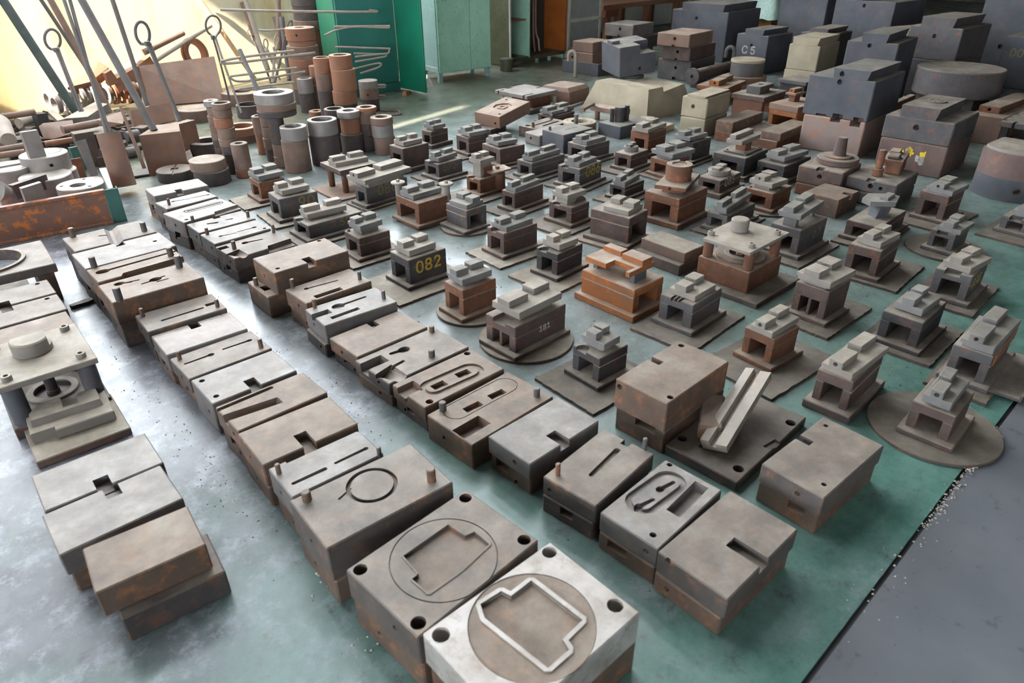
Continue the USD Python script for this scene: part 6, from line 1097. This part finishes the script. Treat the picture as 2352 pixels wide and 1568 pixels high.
# U-shaped die and neighbours
t = thing('channel_die', 'rusty U-shaped die with two long arms, centre right', 'die block', (6.42, 3.36, 0), 3)
obj('base', cbox(-.30, .32, -.34, .30, 0, .09, .006), 'steel_rusty', t)
obj('arm', cbox(-.30, .32, .12, .30, .089, .19, .006), 'die_brown', t)
obj('arm', cut(cbox(-.28, .32, -.35, -.16, .089, .16, .006), prism([(.05, -.17), (.09, -.15), (.0, -.15)], .14, .2)), 'die_brown', t)
t = thing('table_die', 'die table with a small holed block on top, right of the tan die', 'die table', (7.38, 3.92, 0), 2)
obj('top_plate', cbox(-.26, .27, -.19, .19, .19, .24, .004), 'steel_brown', t)
for sx in (-.21, .22): obj('side_leg', cbox(sx - .035, sx + .035, -.17, .17, 0, .191, .004), 'steel_rusty', t)
obj('top_block', cut(cbox(-.16, .14, -.08, .08, .239, .32, .004), cyl(0, 0, .29, .4, .03), box(.02, .2, -.1, -.04, .23, .28)), 'steel_grey', t)
t = thing('t_punch', 'orange rusted T-shaped punch plate with two pale jaws', 'punch', (7.78, 4.62, 0), 10)
obj('stand', cbox(-.28, .26, -.14, .16, 0, .155, .004), 'steel_orange', t)
obj('plate', cbox(-.3, .28, -.18, .2, .154, .20, .004), 'steel_orange', t)
obj('jaw', cut(cbox(-.26, -.02, -.05, .07, .199, .26, .004), cylx(-.3, -.2, .0, .23, .014)), 'steel_orange', t)
obj('jaw', cbox(.04, .26, -.02, .1, .199, .255, .004), 'steel_pink', t)
# plates and small tools just left of the tallest pair
t = thing('plate_stack', 'upper pale plate with a hole on stacked plates, left of the tallest pair', 'plate', (8.07, 3.78, .0), -2)
obj('plate', cbox(-.16, .28, -.12, .22, .26, .30, .004), 'steel_grey', t); obj('block', cbox(-.14, .26, -.1, .2, 0, .261, .006), 'steel_dark', t)
t = thing('small_punch', 'small T-shaped punch with orange jaw standing on a pale plate', 'punch', (7.28, 3.47, .221), -4)
obj('stem', cbox(-.05, .05, -.035, .035, 0, .07), 'steel_rusty', t)
obj('plate', cbox(-.09, .1, -.06, .06, .069, .09), 'steel_pink', t)
obj('jaw', cut(cbox(-.06, .1, -.02, .04, .089, .125), cylx(-.1, -.04, .01, .105, .008)), 'steel_orange', t)
t = thing('table_die', 'pale-topped die table with an orange frame, left of the tallest pair', 'die table', (7.25, 3.42, 0), -4)
obj('top_plate', cbox(-.22, .28, -.15, .18, .16, .22, .004), 'steel_pink', t)
for sy in (-.12, .15): obj('side_leg', cbox(-.2, .26, sy - .025, sy + .025, 0, .161, .004), 'steel_orange', t)
obj('front_rail', cbox(-.215, -.19, -.14, .17, .11, .161, .003), 'steel_orange', t)
# far right: stepped block, grooved plate, pink drum, square base
t = thing('stepped_block', 'long brown stepped block with a drilled raised step, right of the wide drum', 'die block', (8.2, 1.80, 0), -4)
obj('lower', cbox(-.45, .7, -.16, .14, 0, .25, .005), 'steel_pink', t)
obj('raised_step', cut(cbox(-.3, .6, -.06, .12, .249, .31, .005), cylx(-.4, -.2, .03, .28, .016), box(.1, .11, -.1, .2, .3, .4)), 'steel_rusty', t)
t = thing('grooved_table', 'dark grey plate with notched edges on legs, right edge', 'die table', (7.70, 1.40, 0), -2)
obj('top_plate', cut(cbox(-.28, .42, -.22, .22, .24, .285, .004), *[box(-.2 + .16 * i, -.17 + .16 * i, yy, yy + .06, .2, .3) for i in range(4) for yy in (-.25, .19)], *[box(-.3, -.2, -.14 + .12 * i, -.12 + .12 * i, .2, .3) for i in range(3)]), 'steel_grey', t)
for sx in (-.22, .36):
    for sy in (-.17, .17): obj('leg', cbox(sx - .025, sx + .025, sy - .025, sy + .025, .05, .241), 'steel_dark', t)
obj('foot_plate', cbox(-.28, .42, -.22, .22, 0, .051, .004), 'steel_dark', t)
t = thing('pink_drum', 'pink round drum on a block cut by the right edge', 'drum', (9.2, 1.5, 0), 0)
obj('block', cbox(-.2, .2, -.2, .2, 0, .2), 'steel_rusty', t); obj('drum', ccyl(0, 0, .199, .36, .16, .008, 44), 'steel_pink', t)
t = thing('slotted_slab', 'broad pale slab with an edge slot, high at the right top', 'slab', (10.35, 3.35, 0), -15)
obj('pedestal', cbox(-.3, .4, -.2, .25, 0, .58, .006), 'steel_rusty', t)
obj('slab', cut(prism([(-.5, -.25), (-.42, -.34), (.6, -.36), (.72, .3), (-.3, .36), (-.52, .2)], .58, .68), box(-.6, -.38, -.12, -.08, .5, .8)), 'steel_pink', t)
# press table and pale dies behind the punches
t = thing('slotted_press', 'pale press plate with edge slots above a pillar set, far centre', 'press tool', (5.84, 5.98, 0), 1)
obj('top_plate', cut(cbox(-.25, .25, -.26, .26, .16, .2, .004), box(-.26, -.15, .19, .215, .1, .3), box(-.26, -.1, -.22, -.19, .1, .3), box(-.1, .0, .2, .3, .1, .3), box(.16, .3, -.02, .01, .1, .3)), 'die_bright', t)
obj('centre_block', cbox(-.12, .2, -.2, .12, .045, .161, .005), 'steel_rusty', t)
obj('bottom_plate', cbox(-.24, .26, -.28, .24, 0, .046, .004), 'steel_grey', t)
for sx, sy in ((-.2, -.22), (.22, -.24), (.2, .18), (-.2, .18)): obj('guide_post', ccyl(sx, sy, .045, .13, .022, n=24), 'rod_light', t)
t = thing('die_block', 'pale peach die with a rounded top lip, left of the tan anvil', 'die block', (6.48, 5.95, 0), 8)
obj('body', hull([(-.2, -.2, 0), (.2, -.2, 0), (.2, .2, 0), (-.2, .2, 0), (-.22, -.2, .14), (.2, -.2, .14), (.2, .22, .14), (-.22, .22, .14)]), 'steel_pink', t)
obj('lip', hull([(-.22, -.2, .139), (.2, -.2, .139), (.2, .22, .139), (-.22, .22, .139), (-.19, -.15, .18), (.18, -.16, .18), (.18, .19, .18), (-.19, .19, .18)]), 'steel_pink', t)
t = thing('die_block', 'peach tilted die with a shield-shaped cavity and corner holes', 'die block', (4.98, 5.44, .105), 10, tilt=(2, -7))
m = cbox(-.26, .26, -.16, .16, 0, .12, .004)
sh = [(-.10, .0), (-.06, .08), (.02, .10), (.08, .06), (.11, .0), (.08, -.06), (.02, -.10), (-.06, -.08)]
m = cut(m, prism(sh, .108, .2), cyl(.19, .09, .08, .2, .016), cyl(-.19, -.11, .08, .2, .016), cylx(-.3, -.22, -.1, .045, .014))
m = union(m, prism([(-.04, -.04), (.04, -.04), (.05, .03), (0, .05), (-.05, .03)], .1, .116) - prism([(-.02, -.02), (.02, -.02), (.025, .015), (0, .03), (-.025, .015)], .09, .2))
obj('block', m, 'steel_pink', t)
for zz, dx, lab, mt in ((0, -.13, 'grey half propping the peach shield-cavity die at its left', 'die_dark'),):
    t = thing('die_block', lab, 'die block', (4.76, 5.42, 0), 6)
    obj('block', cut(cbox(-.13, .10, -.15, .19, 0, .075, .004), box(-.1, .05, .05, .08, .06, .1)), mt, t)
t = thing('die_block', 'rusty drilled block low under the grey half, behind the small punches', 'die block', (4.46, 5.30, 0), 4)
obj('block', cut(cbox(-.09, .09, -.1, .1, 0, .1, .004), cylx(-.1, -.05, .03, .06, .016)), 'steel_rusty', t)
t = thing('die_block', 'grey die with two pins and parallel bar cavities, behind the white die', 'die block', (5.1, 4.98, 0), 6)
obj('block', cut(cbox(-.2, .26, -.13, .15, 0, .1, .004), box(-.1, .18, .02, .045, .085, .2), box(-.06, .2, -.06, -.03, .085, .2), cyl(-.14, .08, .07, .2, .03)), 'die_steel', t)
obj('guide_pin', ccyl(-.16, .0, .099, .15, .016, n=20), 'die_brown', t); obj('guide_pin', ccyl(.2, .05, .099, .15, .014, n=20), 'steel_grey', t)
t = thing('die_block', 'white smooth die with a front notch and drilled end, amid the punches', 'die block', (4.93, 4.73, .0), -4)
obj('block', cut(cbox(-.2, .25, -.09, .13, 0, .105, .008), box(.0, .1, -.1, -.02, .06, .2), cylx(-.3, -.15, .04, .06, .014)), 'die_bright', t)
t = thing('die_block', 'flat grey die with a thin needle slot and one pin, amid the punches', 'die block', (4.84, 4.42, .0), -2)
obj('block', cut(cbox(-.17, .22, -.13, .15, 0, .185, .004), box(-.02, .14, .0, .008, .17, .3)), 'steel_blue', t)
obj('guide_pin', ccyl(-.12, .1, .184, .215, .012, n=20), 'steel_grey', t)
t = thing('flange_ring', 'flat pale flange ring lying with a pin before the grey post die', 'ring', (5.42, 4.78, 0), 0)
obj('ring', cut(ccyl(0, 0, 0, .11, .17, .006, 48), cyl(0, 0, .06, .3, .085, n=36), *[cyl(.128 * math.cos(q), .128 * math.sin(q), .08, .3, .012) for q in (0.4, 2.0, 3.6, 5.2)]), 'steel_tan', t)
obj('pin', union(ccyl(-.12, -.06, .1, .2, .02, n=20), ccyl(-.12, -.06, .19, .205, .026, n=20)), 'rod_grey', t)
t = thing('post_die', 'flat die plate with one thick and two thin dark posts', 'die plate', (5.68, 4.44, 0), -2)
obj('plate', cbox(-.2, .26, -.15, .14, 0, .12, .004), 'steel_blue', t)
for x_, y_, r_, h_ in ((-.02, .02, .052, .14), (-.09, .06, .022, .13), (.06, .0, .024, .145)): obj('post', ccyl(x_, y_, .119, .12 + h_, r_, .003, 28), 'steel_dark', t)
t = thing('small_table', 'low pinkish table block with two legs at the foot of the anvil', 'die table', (5.98, 4.86, 0), 0)
obj('top', cbox(-.07, .08, -.22, .2, .1, .15, .004), 'steel_pink', t)
for sy in (-.17, .16): obj('leg', ccyl(.0, sy, 0, .101, .028, n=20), 'steel_pink', t)
for k, (x_, y_, a_) in enumerate(((6.12, 4.5, 20), (6.02, 4.22, 5))):
    t = thing('flat_bar', '%s pale bar on the floor before the anvil' % ('left', 'right')[k], 'bar', (x_, y_, 0), a_)
    obj('bar', cbox(-.16, .16, -.07, .07, 0, .06, .004), 'steel_tan', t)
for k, (x_, y_, a_, m_) in enumerate(((5.72, 5.12, 12, 'rod_grey'), (5.78, 4.98, 20, 'rod_brown'))):
    t = thing('bolt', ('grey', 'brown')[k] + ' long bolt lying across the dies before the anvil', 'bolt', (x_, y_, .165 - .0 * k), a_)
    obj('shank', cylx(-.16, .16, 0, 0, .016), m_, t); obj('head', cylx(-.19, -.15, 0, 0, .026), m_, t)
# ------------------------------------------------------------------ lockers along the wall, bench, odds and ends
t = thing('green_cabinet', 'dark green steel cabinet with its right door swung open', 'cabinet', (4.62, 7.93, 0), 2)
obj('body', cut(cbox(0, .86, .02, .38, .0, 1.85, .004), box(.03, .83, .0, .35, .12, 1.8)), 'cabinet_green', t)
obj('plinth', cbox(0, .86, .0, .03, .0, .10, .003), 'cabinet_teal', t)
d = obj('door', cbox(.012, .845, -.005, .02, .11, 1.8, .003), 'cabinet_teal', t)
obj('open_door', cbox(.855, .88, -.52, .0, .02, 1.8, .003), 'cabinet_green', t)
t = thing('mint_cabinet', 'weathered mint cabinet with two doors and rusty spots, on short legs', 'cabinet', (6.1, 7.93, 0), -7)
obj('body', cbox(0, .86, .02, .5, .12, 1.85, .004), 'cabinet_side', t)
obj('door', cbox(.012, .515, -.006, .019, .13, 1.8, .003), 'cabinet_mint', t); obj('door', cbox(.525, .85, -.006, .019, .13, 1.8, .003), 'cabinet_mint', t)
for sx in (.04, .82):
    for sy in (.05, .46): obj('leg', cbox(sx - .03, sx + .03, sy - .03, sy + .03, 0, .121, .003), 'cabinet_side', t)
obj('side_rail', cbox(-.004, .002, .05, .48, .18, .19, .001), 'white_paint', t)
t = thing('open_locker', 'open rusty locker with pipes and ropes inside, on thin legs', 'locker', (7.64, 8.17, 0), 1)
obj('left_side', cbox(-.012, .012, .0, .5, .02, 1.8, .002), 'locker_olive', t); obj('left_edge', cbox(-.016, .016, -.012, .0, .0, 1.8, .002), 'white_paint', t)
obj('back', box(0, 1.24, .47, .5, .1, 1.8), 'rust_inside', t); obj('bottom', cbox(0, 1.24, .0, .5, .07, .12, .003), 'locker_olive', t)
obj('divider', cbox(.395, .42, -.005, .47, .1, 1.8, .002), 'cabinet_mint', t); obj('shelf', cbox(.02, .39, .05, .47, .62, .64, .002), 'rust_inside', t)
obj('dark_lining', box(.43, 1.2, .44, .469, .12, 1.8), 'dark_grey', t); obj('right_post', cbox(1.2, 1.26, -.005, .5, .1, 1.8, .003), 'orange_frame', t)
obj('hanging_pipe', cyl(.56, .2, .38, 1.8, .03), 'orange_frame', t); obj('valve', union(ccyl(.58, .2, .34, .4, .04, n=16), ccyl(.58, .2, .18, .34, .02, n=12)), 'rod_brown', t)
for sx in (.62, .9, 1.22): obj('leg', cbox(sx - .02, sx + .02, .02, .06, 0, .08, .002), 'cabinet_side', t)
dr = obj('open_door', cbox(1.26, 2.08, -.02, .0, .12, 1.8, .003), 'locker_grey', t)
for p_ in (cbox(1.26, 2.08, -.032, -.019, .52, .57, .002), cbox(1.26, 1.31, -.032, -.019, .12, 1.8, .002), cbox(2.02, 2.08, -.032, -.019, .12, 1.8, .002), cbox(1.26, 2.08, -.032, -.019, .12, .16, .002)):
    obj('door_frame', p_, 'locker_frame', dr)
for k, pts in enumerate(([(.66, .16, 1.8), (.66, .16, .5), (.7, .16, .14)], [(.74, .18, 1.8), (.73, .18, .55), (.78, .16, .3), (.8, .16, .14)])):
    tt = thing('rope', ('left', 'right')[k] + ' of two pinkish ropes hanging in the open locker', 'rope', (7.64, 8.17, 0), 1)
    obj('rope', tube(smoothpath(pts, 5), .014, 8), 'rope', tt)
t = thing('bucket', 'small dark round bucket on the floor beside the open locker', 'bucket', (7.42, 8.02, 0), 0)
obj('body', union(cyl(0, 0, 0, .16, .09, .1, 28), ccyl(0, 0, .155, .17, .105, .003, 28)), 'locker_olive', t)
t = thing('work_bench', 'brown wooden bench frame at the top edge before the wall', 'bench', (10.5, 8.8, 0), 0)
obj('bench_top', cbox(0, 2.6, 0, .75, .56, .64, .004), 'bench_brown', t)
obj('drawer_box', cbox(.02, .34, -.04, .6, .44, .561, .004), 'rust_inside', t)
for sx in (.2, .5, 1.35, 2.3):
    obj('leg', cbox(sx - .05, sx + .05, .02, .12, 0, .561, .004), 'bench_brown', t); obj('leg', cbox(sx - .05, sx + .05, .62, .72, 0, .561, .004), 'bench_brown', t)
t = thing('wall_board', 'stained white board leaning on the wall behind the bench', 'board', (12.3, 9.8, 0), 0)
obj('board', cbox(-1.5, 1.9, 0, .03, .02, 1.2, .004), 'white_paint', t)
t = thing('tarp', 'crumpled white and mint plastic tarp over a crate at the top edge', 'tarp', (13.6, 7.35, 0), 0)
gx = []
rr_ = random.Random(4)
for i in range(13):
    for j in range(11):
        x_, y_ = -.8 + i * .14, -.6 + j * .12
        e = max(abs(x_) / .8, abs(y_) / .6)
        z_ = .75 + .08 * rr_.random() - max(0, e - .55) * .9
        gx.append((x_, y_, z_))
Fq = [(i * 11 + j, (i + 1) * 11 + j, (i + 1) * 11 + j + 1, i * 11 + j + 1) for i in range(12) for j in range(10)]
obj('sheet', (np.array(gx), np.array(Fq)), 'tarp', t, smooth=60)
t = thing('tarp_crate', 'yellowish crate hidden under the plastic tarp', 'crate', (13.6, 7.35, 0), 0)
obj('crate', cbox(-.6, .6, -.45, .45, 0, .36), 'leather', t)
t = thing('glove', 'orange leather glove with a dark strap by the green cabinet', 'glove', (5.32, 7.62, 0), 30)
obj('palm', hull([(-.06, -.03, 0), (.06, -.035, 0), (.07, .03, 0), (-.06, .035, 0), (-.05, -.02, .05), (.05, -.02, .045), (.05, .02, .045), (-.05, .02, .05)]), 'leather', t)
obj('cuff', cyl(.06, 0, 0, .03, .035), 'dark_grey', t)
t = thing('paper_scrap', 'crumpled white paper on the floor between the two cabinets', 'paper', (5.78, 7.85, 0), 10)
obj('body', hull([(-.14, -.05, 0), (.12, -.06, 0), (.13, .07, 0), (-.12, .08, 0), (.05, -.02, .12), (.1, .03, .15), (-.03, .02, .05)]), 'paper_white', t)
# the undergrowth of the scrap pile
r = random.Random(11); parts = []
for k in range(110):
    x, y = r.uniform(.75, 2.4), r.uniform(7.0, 9.2)
    if x > 2.2 and y < 8.0: continue
    z = max(.02, .11 * (1 - abs(x - 1.5) / 1.4) * r.uniform(.3, 1.0)); q = r.uniform(.03, .09)
    m = cbox(-q * r.uniform(.8, 2.2), q, -q * .6, q * .6, -q * .4, q * .4, .003) if r.random() < .6 else cylx(-q, q * 1.6, 0, 0, q * .5, 10)
    parts.append(m.rotate((r.uniform(-25, 25), r.uniform(-25, 25), r.uniform(0, 180))).translate((x, y, z)))
    parts.append(cbox(x - q, x + q, y - q, y + q, 0, z * .8 + .005, .004))
p = obj('scrap_heap', join(parts), 'plate_dark', '/World', smooth=False)
keys(stage.GetPrimAtPath(p), 'tangled dark scrap offcuts lying under the leaning rods and plates', 'scrap', None, 'stuff')
# swarf, grit and crumbs of rust: nobody could count these
def grit(lab, mat, spots, seed):
    r = random.Random(seed); V, F_ = [], []
    for x0, y0, sx, sy, n, s in spots:
        for _ in range(n):
            x, y = r.gauss(x0, sx), r.gauss(y0, sy); q = s * r.uniform(.4, 1.2); k = len(V)
            zz = .0005
            V += [(x + q * r.uniform(.6, 1), y, zz), (x - q, y + q * r.uniform(.4, 1), zz), (x - q * r.uniform(.2, .8), y - q, zz), (x, y, zz + q * r.uniform(.5, 1.3))]
            F_ += [(k, k + 1, k + 3), (k + 1, k + 2, k + 3), (k + 2, k, k + 3)]
    p = obj('floor_litter', (np.array(V), np.array(F_)), mat, '/World', smooth=False)
    keys(stage.GetPrimAtPath(p), lab, 'litter', None, 'stuff')
grit('pale chips and swarf scattered along the floor seam', 'litter', [(2.35, .30, .10, .010, 90, .005), (2.72, .30, .10, .012, 160, .006), (1.9, .31, .2, .03, 40, .004), (.62, 1.52, .03, .03, 22, .006), (.60, 1.22, .05, .05, 30, .005)], 3)
grit('dark grit and scale scattered between the punches', 'plate_dark', [(2.5, 2.0, .8, .8, 500, .004), (3.2, 1.2, .6, .5, 300, .004), (1.1, 2.6, .1, .8, 200, .003), (3.5, 3.5, .8, .8, 300, .004), (.55, 2.6, .05, .6, 150, .003)], 4)

# ------------------------------------------------------------------ repeats carry a common group
GROUPS = {('trimming_punch', ''): 'trimming punches standing in lines', ('base_plate', ''): 'steel plates under the punches', ('die_block', 'forging die'): 'forging dies laid out in rows',
          ('die_block', 'die block'): 'large die blocks at the back', ('steel_ring', ''): 'steel rings in stacks', ('round_block', ''): 'solid round blocks in stacks', ('steel_hoop', ''): 'bar hoops through the ring stacks',
          ('tongs', ''): 'tongs standing in the scrap pile', ('edge_ring', ''): 'rings on edge by the wall', ('steel_pipe', ''): 'pipes leaning by the wall', ('steel_rod', ''): 'rods leaning by the wall', ('drilled_block', ''): 'drilled blocks in two stacks',
          ('round_casting', ''): 'round castings in the rusty bin', ('crane_hook', ''): 'hooks at the back', ('rope', ''): 'ropes in the open locker', ('edge_plate', ''): 'plates on edge before the wide drum', ('bolt', ''): 'long bolts on the dies',
          ('hammer_block', ''): 'hammer blocks in the scrap pile', ('guide_press', ''): 'guide-post press tools', ('steel_beam', ''): 'rusty beams at the wall', ('flat_bar', ''): 'flat bars', ('steel_bar', ''): 'bars in the scrap pile', ('steel_tube', ''): 'tubes in the scrap pile'}
for p in W.GetPrim().GetChildren():
    d = p.GetCustomData()
    if 'label' in d and d.get('kind') is None:
        base = p.GetName()[:-4] if p.GetName()[-4:-3] == '_' and p.GetName()[-3:].isdigit() else p.GetName()
        for (n, c), g in GROUPS.items():
            if n == base and c in ('', d.get('category')): p.SetCustomDataByKey('group', g)
